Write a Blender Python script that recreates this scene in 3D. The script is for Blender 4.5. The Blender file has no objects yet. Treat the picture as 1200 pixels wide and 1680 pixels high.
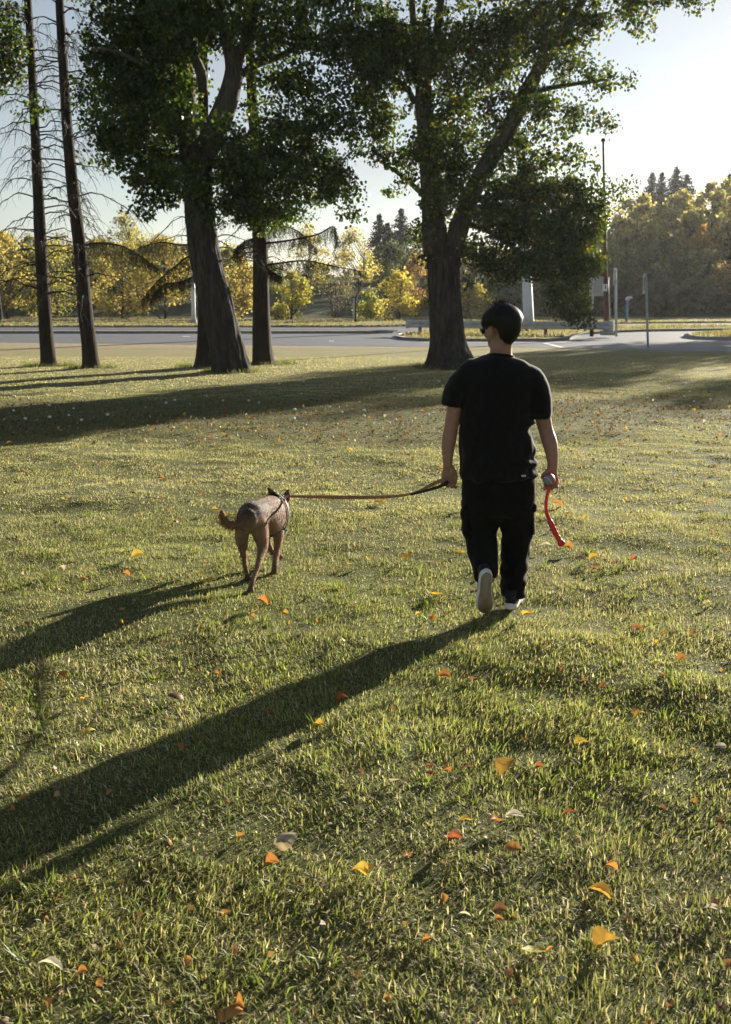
import bpy, bmesh, math, random
import numpy as np
from mathutils import Vector, Matrix

# ------------------------------------------------------------------ camera, light, exposure
sc = bpy.context.scene
CAM_H = 1.72
FPX = 1633.0                                  # focal length in pixels of the 1200 x 1680 photograph
PITCH = math.atan2(348.0, FPX)                # the horizon lies 348 px above the middle
CP, SP = math.cos(PITCH), math.sin(PITCH)

cam_d = bpy.data.cameras.new('camera')
cam = bpy.data.objects.new('camera', cam_d)
sc.collection.objects.link(cam)
cam.location = (0, 0, CAM_H)
cam.rotation_euler = (math.radians(90) - PITCH, 0, 0)
cam_d.sensor_fit = 'VERTICAL'
cam_d.sensor_height = 36.0
cam_d.lens = 36.0 * FPX / 1680.0
cam_d.clip_start = 0.05
cam_d.clip_end = 6000
cam_d.dof.use_dof = True
cam_d.dof.focus_distance = 5.4
cam_d.dof.aperture_fstop = 7.0
sc.camera = cam

SUN_AZ = math.radians(36.5)             # from +Y towards +X
SUN_EL = math.radians(12.8)

world = bpy.data.worlds.new('World'); sc.world = world; world.use_nodes = True
nt = world.node_tree
for n in list(nt.nodes): nt.nodes.remove(n)
wo = nt.nodes.new('ShaderNodeOutputWorld')
bg = nt.nodes.new('ShaderNodeBackground'); bg.inputs['Strength'].default_value = 0.05
sky = nt.nodes.new('ShaderNodeTexSky'); sky.sky_type = 'NISHITA'; sky.sun_disc = False
sky.sun_elevation = SUN_EL; sky.sun_rotation = SUN_AZ
sky.air_density = 1.0; sky.dust_density = 0.45; sky.ozone_density = 1.2; sky.altitude = 300
# thin high cloud veil, all round the sky
tc = nt.nodes.new('ShaderNodeTexCoord')
mp = nt.nodes.new('ShaderNodeMapping'); mp.inputs['Scale'].default_value = (1.4, 1.4, 6.0)
nz = nt.nodes.new('ShaderNodeTexNoise'); nz.inputs['Scale'].default_value = 2.2; nz.inputs['Detail'].default_value = 6; nz.inputs['Roughness'].default_value = 0.55
rp = nt.nodes.new('ShaderNodeValToRGB')
rp.color_ramp.elements[0].position = 0.36; rp.color_ramp.elements[0].color = (0.66, 0.66, 0.66, 1)
rp.color_ramp.elements[1].position = 0.75; rp.color_ramp.elements[1].color = (0.95, 0.95, 0.95, 1)
hs = nt.nodes.new('ShaderNodeHueSaturation'); hs.inputs['Saturation'].default_value = 0.35; hs.inputs['Value'].default_value = 0.62
mx = nt.nodes.new('ShaderNodeMix'); mx.data_type = 'RGBA'
L = nt.links.new
L(tc.outputs['Generated'], mp.inputs['Vector']); L(mp.outputs['Vector'], nz.inputs['Vector'])
L(nz.outputs['Fac'], rp.inputs['Fac']); L(rp.outputs['Color'], mx.inputs['Factor'])
L(sky.outputs['Color'], mx.inputs['A']); L(sky.outputs['Color'], hs.inputs['Color']); L(hs.outputs['Color'], mx.inputs['B'])
L(mx.outputs['Result'], bg.inputs['Color']); L(bg.outputs['Background'], wo.inputs['Surface'])

sun_d = bpy.data.lights.new('sun', 'SUN'); sun_d.energy = 5.0; sun_d.angle = math.radians(0.5); sun_d.color = (1.0, 0.91, 0.76)
sun = bpy.data.objects.new('sun', sun_d); sc.collection.objects.link(sun)
sdir = Vector((-math.sin(SUN_AZ) * math.cos(SUN_EL), -math.cos(SUN_AZ) * math.cos(SUN_EL), -math.sin(SUN_EL)))
sun.rotation_euler = sdir.to_track_quat('-Z', 'Y').to_euler()
sun.location = (30, 40, 20)

vs = sc.view_settings
vs.view_transform = 'Standard'; vs.look = 'None'; vs.exposure = 1.78; vs.gamma = 1.0; vs.use_curve_mapping = False
sc.cycles.use_denoising = True
sc.cycles.max_bounces = 6; sc.cycles.diffuse_bounces = 3; sc.cycles.transmission_bounces = 4
sc.cycles.volume_bounces = 0; sc.cycles.transparent_max_bounces = 6
sc.cycles.caustics_reflective = False; sc.cycles.caustics_refractive = False
sc.cycles.sample_clamp_indirect = 4.0

# ------------------------------------------------------------------ helpers
RNG = np.random.default_rng(7)
random.seed(7)
COL = sc.collection
OFF = {}

def at(px, py, Y):
    """point in the place seen at a pixel of the photograph, at distance Y along the ground"""
    u = (px - 600.0) / FPX; v = (840.0 - py) / FPX
    d = (u, CP + v * SP, -SP + v * CP)
    t = Y / d[1]
    return np.array((u * t, Y, CAM_H + d[2] * t))

def gp(px, py, z=0.0):
    u = (px - 600.0) / FPX; v = (840.0 - py) / FPX
    dy, dz = CP + v * SP, -SP + v * CP
    t = (z - CAM_H) / dz
    return np.array((u * t, dy * t, z))

def pxm(Y, py=600):
    """metres per photo pixel at distance Y"""
    v = (840.0 - py) / FPX
    return Y / (CP + v * SP) / FPX

def vnoise(p, seed=0):
    p = np.asarray(p, dtype=np.float64)
    i = np.floor(p).astype(np.int64); f = p - i
    f = f * f * (3 - 2 * f)
    def h(a, b, c):
        n = (a * 374761393 + b * 668265263 + c * 2147483647 + seed * 1274126177) & 0xffffffff
        n = ((n ^ (n >> 13)) * 1274126177) & 0xffffffff
        n = ((n ^ (n >> 15)) * 2246822519) & 0xffffffff
        return ((n ^ (n >> 16)) & 0xffff) / 65535.0
    x, y, z = i[:, 0], i[:, 1], i[:, 2]; fx, fy, fz = f[:, 0], f[:, 1], f[:, 2]
    def lz(k):
        a = h(x, y, z + k) * (1 - fx) + h(x + 1, y, z + k) * fx
        b = h(x, y + 1, z + k) * (1 - fx) + h(x + 1, y + 1, z + k) * fx
        return a * (1 - fy) + b * fy
    return lz(0) * (1 - fz) + lz(1) * fz

def fbm(p, oct=3, seed=0):
    p = np.asarray(p, dtype=np.float64); s = 0; a = 1; t = 0
    for k in range(oct):
        s = s + a * vnoise(p * (2.03 ** k), seed + k); t += a; a *= 0.5
    return s / t

def xy3(x, y): return np.stack([x, y, np.zeros_like(x)], 1)

def new_mesh(name, V, quads=None, tris=None, smooth=False, colors=None):
    V = np.asarray(V, dtype=np.float32)
    me = bpy.data.meshes.new(name)
    nq = 0 if quads is None else len(quads); ntr = 0 if tris is None else len(tris)
    me.vertices.add(len(V)); me.vertices.foreach_set('co', V.ravel())
    idx = []; starts = []; o = 0
    if nq:
        q = np.asarray(quads, dtype=np.int32); idx.append(q.ravel()); starts.append(np.arange(nq) * 4); o = nq * 4
    if ntr:
        t = np.asarray(tris, dtype=np.int32); idx.append(t.ravel()); starts.append(o + np.arange(ntr) * 3)
    idx = np.concatenate(idx).astype(np.int32); starts = np.concatenate(starts).astype(np.int32)
    me.loops.add(len(idx)); me.loops.foreach_set('vertex_index', idx)
    me.polygons.add(nq + ntr); me.polygons.foreach_set('loop_start', starts)
    if smooth: me.polygons.foreach_set('use_smooth', np.ones(nq + ntr, dtype=bool))
    if colors is not None:
        ca = me.color_attributes.new('col', 'FLOAT_COLOR', 'POINT')
        c = np.ones((len(V), 4), dtype=np.float32); c[:, :3] = colors
        ca.data.foreach_set('color', c.ravel())
    me.update(calc_edges=True); me.validate()
    return me

class Geo:
    """collects pieces that belong to ONE part"""
    def __init__(s): s.V = []; s.Q = []; s.T = []; s.C = []; s.n = 0
    def add(s, V, Q=None, T=None, C=None):
        V = np.asarray(V, dtype=np.float64)
        if Q is not None and len(Q): s.Q.append(np.asarray(Q, dtype=np.int64) + s.n)
        if T is not None and len(T): s.T.append(np.asarray(T, dtype=np.int64) + s.n)
        s.V.append(V); s.n += len(V)
        if C is not None: s.C.append(np.broadcast_to(np.asarray(C, dtype=np.float32), (len(V), 3)))
        return s
    def arrays(s):
        return (np.concatenate(s.V), np.concatenate(s.Q) if s.Q else None, np.concatenate(s.T) if s.T else None,
                np.concatenate(s.C) if s.C else None)

def tag(o, label=None, cat=None, group=None, kind=None):
    if label: o['label'] = label
    if cat: o['category'] = cat
    if group: o['group'] = group
    if kind: o['kind'] = kind
    return o

def thing(name, label, cat, loc=(0, 0, 0), group=None, kind=None):
    o = bpy.data.objects.new(name, None); COL.objects.link(o)
    o.empty_display_size = 0.1
    o.location = tuple(float(v) for v in loc); OFF[o.name] = np.array(loc, dtype=np.float64)
    return tag(o, label, cat, group, kind)

def put(name, geo, mat, parent=None, smooth=False, origin=None):
    """link the collected pieces as one mesh object; coordinates given in the world"""
    if isinstance(geo, Geo): V, Q, T, C = geo.arrays()
    else:
        V, Q, T = geo[:3]; C = geo[3] if len(geo) > 3 else None
    V = np.asarray(V, dtype=np.float64)
    base = np.zeros(3)
    if parent is not None: base = OFF[parent.name]
    elif origin is not None: base = np.asarray(origin, dtype=np.float64)
    me = new_mesh(name, V - base, Q, T, smooth, C)
    if mat is not None: me.materials.append(mat)
    o = bpy.data.objects.new(name, me); COL.objects.link(o)
    OFF[o.name] = base
    if parent is not None: o.parent = parent
    elif origin is not None: o.location = tuple(float(v) for v in base)
    return o

def box(c, s, rz=0.0, R=None, bev=0.0):
    """box as V, Q; a small chamfer keeps the edges from being razor sharp"""
    hx, hy, hz = s[0] / 2, s[1] / 2, s[2] / 2
    bev = min(bev, 0.45 * min(hx, hy, hz) * 2)
    if bev <= 0:
        V = np.array([(x, y, z) for z in (-hz, hz) for (x, y) in ((-hx, -hy), (hx, -hy), (hx, hy), (-hx, hy))])
        Q = [(3, 2, 1, 0), (4, 5, 6, 7), (0, 1, 5, 4), (1, 2, 6, 5), (2, 3, 7, 6), (3, 0, 4, 7)]
    else:
        b = bev; V = []
        def ring(z, dx):
            return [(-hx + dx + b, -hy + dx, z), (hx - dx - b, -hy + dx, z), (hx - dx, -hy + dx + b, z), (hx - dx, hy - dx - b, z),
                    (hx - dx - b, hy - dx, z), (-hx + dx + b, hy - dx, z), (-hx + dx, hy - dx - b, z), (-hx + dx, -hy + dx + b, z)]
        for z, dx in ((-hz, b * .7), (-hz + b, 0), (hz - b, 0), (hz, b * .7)): V += ring(z, dx)
        V = np.array(V); Q = []
        for r in range(3):
            for k in range(8):
                a = r * 8 + k; c2 = r * 8 + (k + 1) % 8
                Q.append((a, c2, c2 + 8, a + 8))
        t = 24
        Q += [(t, t + 1, t + 2, t + 3), (t, t + 3, t + 4, t + 7), (t + 4, t + 5, t + 6, t + 7)]
        Q += [(3, 2, 1, 0), (7, 4, 3, 0), (7, 6, 5, 4)]
    if R is not None: V = V @ np.asarray(R).T
    if rz:
        ca, sa = math.cos(rz), math.sin(rz); V = V @ np.array([[ca, -sa, 0], [sa, ca, 0], [0, 0, 1]]).T
    return V + np.asarray(c, dtype=np.float64), np.array(Q)

def frames(P, ref=(1, 0, 0)):
    P = np.asarray(P, dtype=np.float64)
    T = np.gradient(P, axis=0); T /= np.linalg.norm(T, axis=1, keepdims=True) + 1e-12
    A = np.asarray(ref, dtype=np.float64)
    X = A - (T @ A)[:, None] * T
    bad = np.linalg.norm(X, axis=1) < 0.15
    if bad.any():
        B = np.array((0, 1, 0.3)); X2 = B - (T @ B)[:, None] * T; X[bad] = X2[bad]
    X /= np.linalg.norm(X, axis=1, keepdims=True)
    Yv = np.cross(T, X)
    return T, X, Yv

def loft(P, rx, ry=None, n=16, ref=(1, 0, 0), cap=True, dome=True, rfun=None, sq=2.0):
    """tube with elliptical sections along P; closed with rounded ends"""
    P = np.asarray(P, dtype=np.float64); m = len(P)
    rx = np.broadcast_to(np.asarray(rx, dtype=np.float64), (m,)).copy(); ry = rx.copy() if ry is None else np.broadcast_to(np.asarray(ry, dtype=np.float64), (m,)).copy()
    T, X, Yv = frames(P, ref)
    if cap and dome:
        k = [math.sin(a) for a in (0.35, 0.8, 1.2)]; c = [math.cos(a) for a in (0.35, 0.8, 1.2)]
        def ends(i, sgn):
            r = min(rx[i], ry[i]); out = []
            for a in (0.4, 0.85, 1.25): out.append((P[i] + sgn * T[i] * r * math.sin(a), rx[i] * math.cos(a), ry[i] * math.cos(a)))
            return out
        e0 = ends(0, -1)[::-1]; e1 = ends(m - 1, 1)
        P = np.concatenate([[e[0] for e in e0], P, [e[0] for e in e1]])
        rx = np.concatenate([[e[1] for e in e0], rx, [e[1] for e in e1]]); ry = np.concatenate([[e[2] for e in e0], ry, [e[2] for e in e1]])
        T = np.concatenate([np.repeat(T[:1], 3, 0), T, np.repeat(T[-1:], 3, 0)]); X = np.concatenate([np.repeat(X[:1], 3, 0), X, np.repeat(X[-1:], 3, 0)])
        Yv = np.concatenate([np.repeat(Yv[:1], 3, 0), Yv, np.repeat(Yv[-1:], 3, 0)]); m += 6
    th = np.linspace(0, 2 * math.pi, n, endpoint=False)
    ct, st = np.cos(th), np.sin(th)
    if sq != 2.0:
        ct = np.sign(ct) * np.abs(ct) ** (2 / sq); st = np.sign(st) * np.abs(st) ** (2 / sq)
    V = P[:, None, :] + (rx[:, None] * ct[None])[..., None] * X[:, None, :] + (ry[:, None] * st[None])[..., None] * Yv[:, None, :]
    if rfun is not None: V = rfun(V, P, th)
    V = V.reshape(-1, 3)
    i = np.arange(m - 1)[:, None] * n; j = np.arange(n)[None]; j2 = (j + 1) % n
    Q = np.stack([i + j, i + j2, i + n + j2, i + n + j], -1).reshape(-1, 4)
    Tt = None
    if cap:
        V = np.concatenate([V, P[:1], P[-1:]]); a, b = m * n, m * n + 1
        k = np.arange(n); k2 = (k + 1) % n
        Tt = np.concatenate([np.stack([np.full(n, a), k2, k], 1), np.stack([np.full(n, b), (m - 1) * n + k, (m - 1) * n + k2], 1)])
    return V, Q, Tt

def ellipsoid(c, r, R=None, nu=16, nv=10):
    th = np.linspace(0, 2 * math.pi, nu, endpoint=False); ph = np.linspace(-math.pi / 2, math.pi / 2, nv + 2)[1:-1]
    V = np.array([(math.cos(p) * math.cos(t), math.cos(p) * math.sin(t), math.sin(p)) for p in ph for t in th])
    V = np.concatenate([V, [(0, 0, -1), (0, 0, 1)]]) * np.asarray(r)
    if R is not None: V = V @ np.asarray(R).T
    V = V + np.asarray(c)
    i = np.arange(nv - 1)[:, None] * nu; j = np.arange(nu)[None]; j2 = (j + 1) % nu
    Q = np.stack([i + j, i + j2, i + nu + j2, i + nu + j], -1).reshape(-1, 4)
    a, b = nu * nv, nu * nv + 1; k = np.arange(nu); k2 = (k + 1) % nu
    T = np.concatenate([np.stack([np.full(nu, a), k2, k], 1), np.stack([np.full(nu, b), (nv - 1) * nu + k, (nv - 1) * nu + k2], 1)])
    return V, Q, T

def spline(pts, n):
    """Catmull-Rom through the rows of pts (any columns)"""
    P = np.asarray(pts, dtype=np.float64)
    P = np.concatenate([2 * P[:1] - P[1:2], P, 2 * P[-1:] - P[-2:-1]])
    m = len(P) - 3; t = np.linspace(0, m - 1e-6, n); i = t.astype(int); f = (t - i)[:, None]
    a, b, c, d = P[i], P[i + 1], P[i + 2], P[i + 3]
    return 0.5 * (2 * b + (c - a) * f + (2 * a - 5 * b + 4 * c - d) * f ** 2 + (3 * b - a - 3 * c + d) * f ** 3)

def rotm(ax, a):
    return np.array(Matrix.Rotation(a, 3, ax))

def remesh(geo, voxel, smooth=4, lam=0.5):
    """one continuous skin over overlapping solids"""
    V, Q, T, C = geo.arrays()
    me = new_mesh('tmp', V, Q, T)
    ob = bpy.data.objects.new('tmp', me); COL.objects.link(ob)
    md = ob.modifiers.new('r', 'REMESH'); md.mode = 'VOXEL'; md.voxel_size = voxel; md.adaptivity = 0
    dg = bpy.context.evaluated_depsgraph_get(); dg.update()
    em = bpy.data.meshes.new_from_object(ob.evaluated_get(dg))
    V = np.empty(len(em.vertices) * 3); em.vertices.foreach_get('co', V); V = V.reshape(-1, 3)
    ls = np.empty(len(em.polygons), dtype=np.int32); em.polygons.foreach_get('loop_total', ls)
    vi = np.empty(len(em.loops), dtype=np.int32); em.loops.foreach_get('vertex_index', vi)
    assert (ls == 4).all()
    Q = vi.reshape(-1, 4)
    bpy.data.objects.remove(ob); bpy.data.meshes.remove(me); bpy.data.meshes.remove(em)
    V = relax(V, Q, smooth, lam)
    return V, Q

def relax(V, Q, it, lam=0.5):
    E = np.concatenate([Q[:, [0, 1]], Q[:, [1, 2]], Q[:, [2, 3]], Q[:, [3, 0]]])
    cnt = np.bincount(E[:, 0], minlength=len(V)) + np.bincount(E[:, 1], minlength=len(V))
    for _ in range(it):
        S = np.stack([np.bincount(E[:, 0], V[E[:, 1], k], len(V)) + np.bincount(E[:, 1], V[E[:, 0], k], len(V)) for k in range(3)], 1)
        V = V + lam * (S / np.maximum(cnt, 1)[:, None] - V)
    return V

def vnormals(V, Q):
    N = np.cross(V[Q[:, 2]] - V[Q[:, 0]], V[Q[:, 3]] - V[Q[:, 1]])
    A = np.zeros_like(V)
    for k in range(4):
        for a in range(3): A[:, a] += np.bincount(Q[:, k], N[:, a], len(V))
    return A / (np.linalg.norm(A, axis=1, keepdims=True) + 1e-12)

# ------------------------------------------------------------------ materials
def nodes(name):
    m = bpy.data.materials.new(name); m.use_nodes = True
    t = m.node_tree
    for n in list(t.nodes): t.nodes.remove(n)
    out = t.nodes.new('ShaderNodeOutputMaterial')
    return m, t, out

def N(t, typ, **kw):
    n = t.nodes.new(typ)
    for k, v in kw.items():
        if k in ('op',): n.operation = v
        elif k in n.inputs: n.inputs[k].default_value = v
        else: setattr(n, k, v)
    return n

def ramp(t, stops):
    r = t.nodes.new('ShaderNodeValToRGB'); e = r.color_ramp.elements
    while len(e) > 1: e.remove(e[-1])
    e[0].position = stops[0][0]; e[0].color = (*stops[0][1], 1)
    for p, c in stops[1:]:
        k = e.new(p); k.color = (*c, 1)
    return r

def coords(t, scale=(1, 1, 1), rot=(0, 0, 0), kind='Object'):
    c = t.nodes.new('ShaderNodeTexCoord'); m = t.nodes.new('ShaderNodeMapping')
    m.inputs['Scale'].default_value = scale; m.inputs['Rotation'].default_value = rot
    t.links.new(c.outputs[kind], m.inputs['Vector']); return m.outputs['Vector']

def pmat(name, stops, scale=8.0, rough=0.8, bump=0.3, bscale=None, bdist=0.01, stretch=(1, 1, 1), detail=5, spec=0.3, metal=0.0, sss=0.0, sheen=0.0, coat=0.0, dist=0.0):
    """principled surface: noise through a colour ramp, second finer noise for relief and gloss"""
    m, t, out = nodes(name)
    if isinstance(stops[0], (int, float)):
        c = stops; stops = [(0.3, tuple(v * 0.85 for v in c)), (0.7, tuple(min(1, v * 1.12) for v in c))]
    v = coords(t, stretch)
    nz = N(t, 'ShaderNodeTexNoise', Scale=scale, Detail=detail, Roughness=0.6, Distortion=dist); t.links.new(v, nz.inputs['Vector'])
    r = ramp(t, stops); t.links.new(nz.outputs['Fac'], r.inputs['Fac'])
    p = N(t, 'ShaderNodeBsdfPrincipled', Roughness=rough, Metallic=metal)
    p.inputs['Specular IOR Level'].default_value = spec
    p.inputs['Subsurface Weight'].default_value = sss
    if sss: p.inputs['Subsurface Radius'].default_value = (1.0, 0.3, 0.12); p.inputs['Subsurface Scale'].default_value = 0.012
    p.inputs['Sheen Weight'].default_value = sheen
    p.inputs['Coat Weight'].default_value = coat
    t.links.new(r.outputs['Color'], p.inputs['Base Color'])
    if bump:
        nb = N(t, 'ShaderNodeTexNoise', Scale=bscale or scale * 4, Detail=6, Roughness=0.65); t.links.new(v, nb.inputs['Vector'])
        b = N(t, 'ShaderNodeBump', Strength=bump, Distance=bdist); t.links.new(nb.outputs['Fac'], b.inputs['Height'])
        t.links.new(b.outputs['Normal'], p.inputs['Normal'])
        mr = N(t, 'ShaderNodeMapRange'); mr.inputs['To Min'].default_value = max(0.03, rough - 0.12); mr.inputs['To Max'].default_value = min(1, rough + 0.12)
        t.links.new(nb.outputs['Fac'], mr.inputs['Value']); t.links.new(mr.outputs['Result'], p.inputs['Roughness'])
    t.links.new(p.outputs['BSDF'], out.inputs['Surface'])
    return m

def leafmat(name, trans=0.4, tint=(1.0, 1.0, 0.6), gloss=0.06, rough=0.45, gain=1.0):
    """thin leaf or blade: colour of its own per leaf, light passes through"""
    m, t, out = nodes(name)
    a = N(t, 'ShaderNodeAttribute', attribute_name='col')
    d = N(t, 'ShaderNodeBsdfDiffuse'); tr = N(t, 'ShaderNodeBsdfTranslucent')
    mul = N(t, 'ShaderNodeMix', data_type='RGBA', blend_type='MULTIPLY'); mul.inputs['Factor'].default_value = 1.0
    mul.inputs['B'].default_value = (*[c * gain for c in tint], 1)
    t.links.new(a.outputs['Color'], d.inputs['Color']); t.links.new(a.outputs['Color'], mul.inputs['A']); t.links.new(mul.outputs['Result'], tr.inputs['Color'])
    ms = N(t, 'ShaderNodeMixShader'); ms.inputs[0].default_value = trans
    t.links.new(d.outputs[0], ms.inputs[1]); t.links.new(tr.outputs[0], ms.inputs[2])
    g = N(t, 'ShaderNodeBsdfGlossy', Roughness=rough); g.inputs['Color'].default_value = (1, 1, 1, 1)
    m2 = N(t, 'ShaderNodeMixShader'); m2.inputs[0].default_value = gloss
    t.links.new(ms.outputs[0], m2.inputs[1]); t.links.new(g.outputs[0], m2.inputs[2])
    t.links.new(m2.outputs[0], out.inputs['Surface'])
    return m

def barkmat(name, stops, ridge=14.0, depth=0.03):
    m, t, out = nodes(name)
    v = coords(t, (1, 1, 0.16))
    n1 = N(t, 'ShaderNodeTexNoise', Scale=ridge, Detail=7, Roughness=0.65, Distortion=0.6); t.links.new(v, n1.inputs['Vector'])
    v2 = coords(t, (1, 1, 0.5))
    n2 = N(t, 'ShaderNodeTexNoise', Scale=2.3, Detail=4); t.links.new(v2, n2.inputs['Vector'])
    ad = N(t, 'ShaderNodeMath', op='MULTIPLY_ADD'); ad.inputs[1].default_value = 0.75; t.links.new(n1.outputs['Fac'], ad.inputs[0])
    sc2 = N(t, 'ShaderNodeMath', op='MULTIPLY'); sc2.inputs[1].default_value = 0.25; t.links.new(n2.outputs['Fac'], sc2.inputs[0]); t.links.new(sc2.outputs[0], ad.inputs[2])
    r = ramp(t, stops); t.links.new(ad.outputs[0], r.inputs['Fac'])
    p = N(t, 'ShaderNodeBsdfPrincipled', Roughness=0.9); p.inputs['Specular IOR Level'].default_value = 0.15
    b = N(t, 'ShaderNodeBump', Strength=0.9, Distance=depth); t.links.new(n1.outputs['Fac'], b.inputs['Height'])
    t.links.new(r.outputs['Color'], p.inputs['Base Color']); t.links.new(b.outputs['Normal'], p.inputs['Normal'])
    t.links.new(p.outputs['BSDF'], out.inputs['Surface'])
    return m

# ================================================================== the setting
from mathutils.geometry import tessellate_polygon

def gh(x, y):
    """height of the lawn: lumpy underfoot, flat by the road"""
    x = np.asarray(x, dtype=np.float64); y = np.asarray(y, dtype=np.float64)
    p = xy3(x.ravel(), y.ravel())
    a = np.clip((30 - p[:, 1]) / 12, 0, 1)
    h = 0.075 * (fbm(p * 0.9 + 3.1, 2, 5) - 0.5) + 0.05 * (fbm(p * 3.1 + 9, 2, 11) - 0.5)
    return (h * a).reshape(x.shape)
def gh1(x, y): return float(gh(np.array([x]), np.array([y]))[0])

def sstep(a, b, x): t = np.clip((x - a) / (b - a), 0, 1); return t * t * (3 - 2 * t)
def hill_h(x, y):
    """the bank behind the road, higher on the right"""
    x = np.asarray(x, dtype=np.float64); y = np.asarray(y, dtype=np.float64)
    base = 3.6 * sstep(96, 128, y) + 9.0 * sstep(22, 52, x) * sstep(96, 175, y) + 2.5 * sstep(130, 220, y)
    return 0.12 + base

# -- lawn sheet, reaching the horizon
def grid(xs, ys, zf):
    Xg, Yg = np.meshgrid(xs, ys); Z = zf(Xg, Yg)
    V = np.stack([Xg.ravel(), Yg.ravel(), Z.ravel()], 1); nx, ny = len(xs), len(ys)
    i = np.arange(ny - 1)[:, None] * nx; j = np.arange(nx - 1)[None]
    Q = np.stack([i + j, i + j + 1, i + nx + j + 1, i + nx + j], -1).reshape(-1, 4)
    return V, Q, None
xs = np.concatenate([[-900, -500, -200, -60, -25], np.arange(-13, 13.01, 0.16), [25, 60, 200, 500, 900]])
ys = np.concatenate([[-300, -60, -15, -4], np.arange(-1, 31, 0.16), np.arange(31.5, 40, 2), [50, 80, 140, 300, 600, 1100]])

def lawnmat():
    m, t, out = nodes('lawn_turf')
    v = coords(t)
    n1 = N(t, 'ShaderNodeTexNoise', Scale=1.1, Detail=5, Roughness=0.6); t.links.new(v, n1.inputs['Vector'])
    n2 = N(t, 'ShaderNodeTexNoise', Scale=42.0, Detail=6, Roughness=0.75); t.links.new(v, n2.inputs['Vector'])
    n3 = N(t, 'ShaderNodeTexNoise', Scale=7.0, Detail=4, Roughness=0.7); t.links.new(v, n3.inputs['Vector'])
    r1 = ramp(t, [(0.3, (0.058, 0.064, 0.024)), (0.5, (0.105, 0.113, 0.042)), (0.72, (0.17, 0.165, 0.075))])
    t.links.new(n2.outputs['Fac'], r1.inputs['Fac'])
    r2 = ramp(t, [(0.32, (0.15, 0.155, 0.065)), (0.52, (0.27, 0.245, 0.125)), (0.7, (0.40, 0.345, 0.20))])
    a = N(t, 'ShaderNodeMath', op='MULTIPLY_ADD'); a.inputs[1].default_value = 0.5; t.links.new(n2.outputs['Fac'], a.inputs[0])
    b = N(t, 'ShaderNodeMath', op='MULTIPLY_ADD'); b.inputs[1].default_value = 0.3; t.links.new(n3.outputs['Fac'], b.inputs[0])
    c = N(t, 'ShaderNodeMath', op='MULTIPLY'); c.inputs[1].default_value = 0.2; t.links.new(n1.outputs['Fac'], c.inputs[0])
    t.links.new(c.outputs[0], b.inputs[2]); t.links.new(b.outputs[0], a.inputs[2]); t.links.new(a.outputs[0], r2.inputs['Fac'])
    # the lawn by the road is mown shorter and dries out
    sx = N(t, 'ShaderNodeSeparateXYZ'); t.links.new(v, sx.inputs[0])
    mr = N(t, 'ShaderNodeMapRange'); mr.inputs['From Min'].default_value = 14; mr.inputs['From Max'].default_value = 30; t.links.new(sx.outputs['Y'], mr.inputs['Value'])
    mx = N(t, 'ShaderNodeMix', data_type='RGBA'); t.links.new(mr.outputs['Result'], mx.inputs['Factor']); t.links.new(r1.outputs['Color'], mx.inputs['A']); t.links.new(r2.outputs['Color'], mx.inputs['B'])
    p = N(t, 'ShaderNodeBsdfPrincipled', Roughness=0.95); p.inputs['Specular IOR Level'].default_value = 0.1
    t.links.new(mx.outputs['Result'], p.inputs['Base Color'])
    bm = N(t, 'ShaderNodeBump', Strength=0.7, Distance=0.03); t.links.new(n2.outputs['Fac'], bm.inputs['Height']); t.links.new(bm.outputs['Normal'], p.inputs['Normal'])
    t.links.new(p.outputs['BSDF'], out.inputs['Surface'])
    return m
M_LAWN = lawnmat()
lawn = put('lawn', grid(xs, ys, gh), M_LAWN, smooth=True); tag(lawn, kind='structure')

M_ASPH = pmat('asphalt', [(0.3, (0.075, 0.08, 0.092)), (0.55, (0.10, 0.105, 0.118)), (0.75, (0.135, 0.138, 0.15))], scale=0.7, rough=0.62, bump=0.5, bscale=60, bdist=0.006, detail=8, spec=0.45)
M_CONC = pmat('concrete', [(0.3, (0.24, 0.235, 0.22)), (0.7, (0.36, 0.35, 0.33))], scale=3, rough=0.85, bump=0.3, bscale=40, bdist=0.004)
M_DRY = pmat('dry_turf', [(0.25, (0.13, 0.12, 0.05)), (0.5, (0.22, 0.19, 0.095)), (0.75, (0.34, 0.28, 0.16))], scale=5, rough=0.95, bump=0.8, bscale=25, bdist=0.04, detail=7, spec=0.1)
M_TAN = pmat('gravel_verge', [(0.3, (0.23, 0.195, 0.13)), (0.7, (0.36, 0.30, 0.20))], scale=4, rough=0.95, bump=0.6, bscale=30, bdist=0.02, spec=0.1)
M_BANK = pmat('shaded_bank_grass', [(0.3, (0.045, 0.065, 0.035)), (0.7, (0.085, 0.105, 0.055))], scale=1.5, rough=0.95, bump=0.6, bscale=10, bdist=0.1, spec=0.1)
M_PAINT = pmat('road_paint', [(0.3, (0.55, 0.55, 0.53)), (0.7, (0.78, 0.78, 0.76))], scale=12, rough=0.6, bump=0.2)

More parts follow.
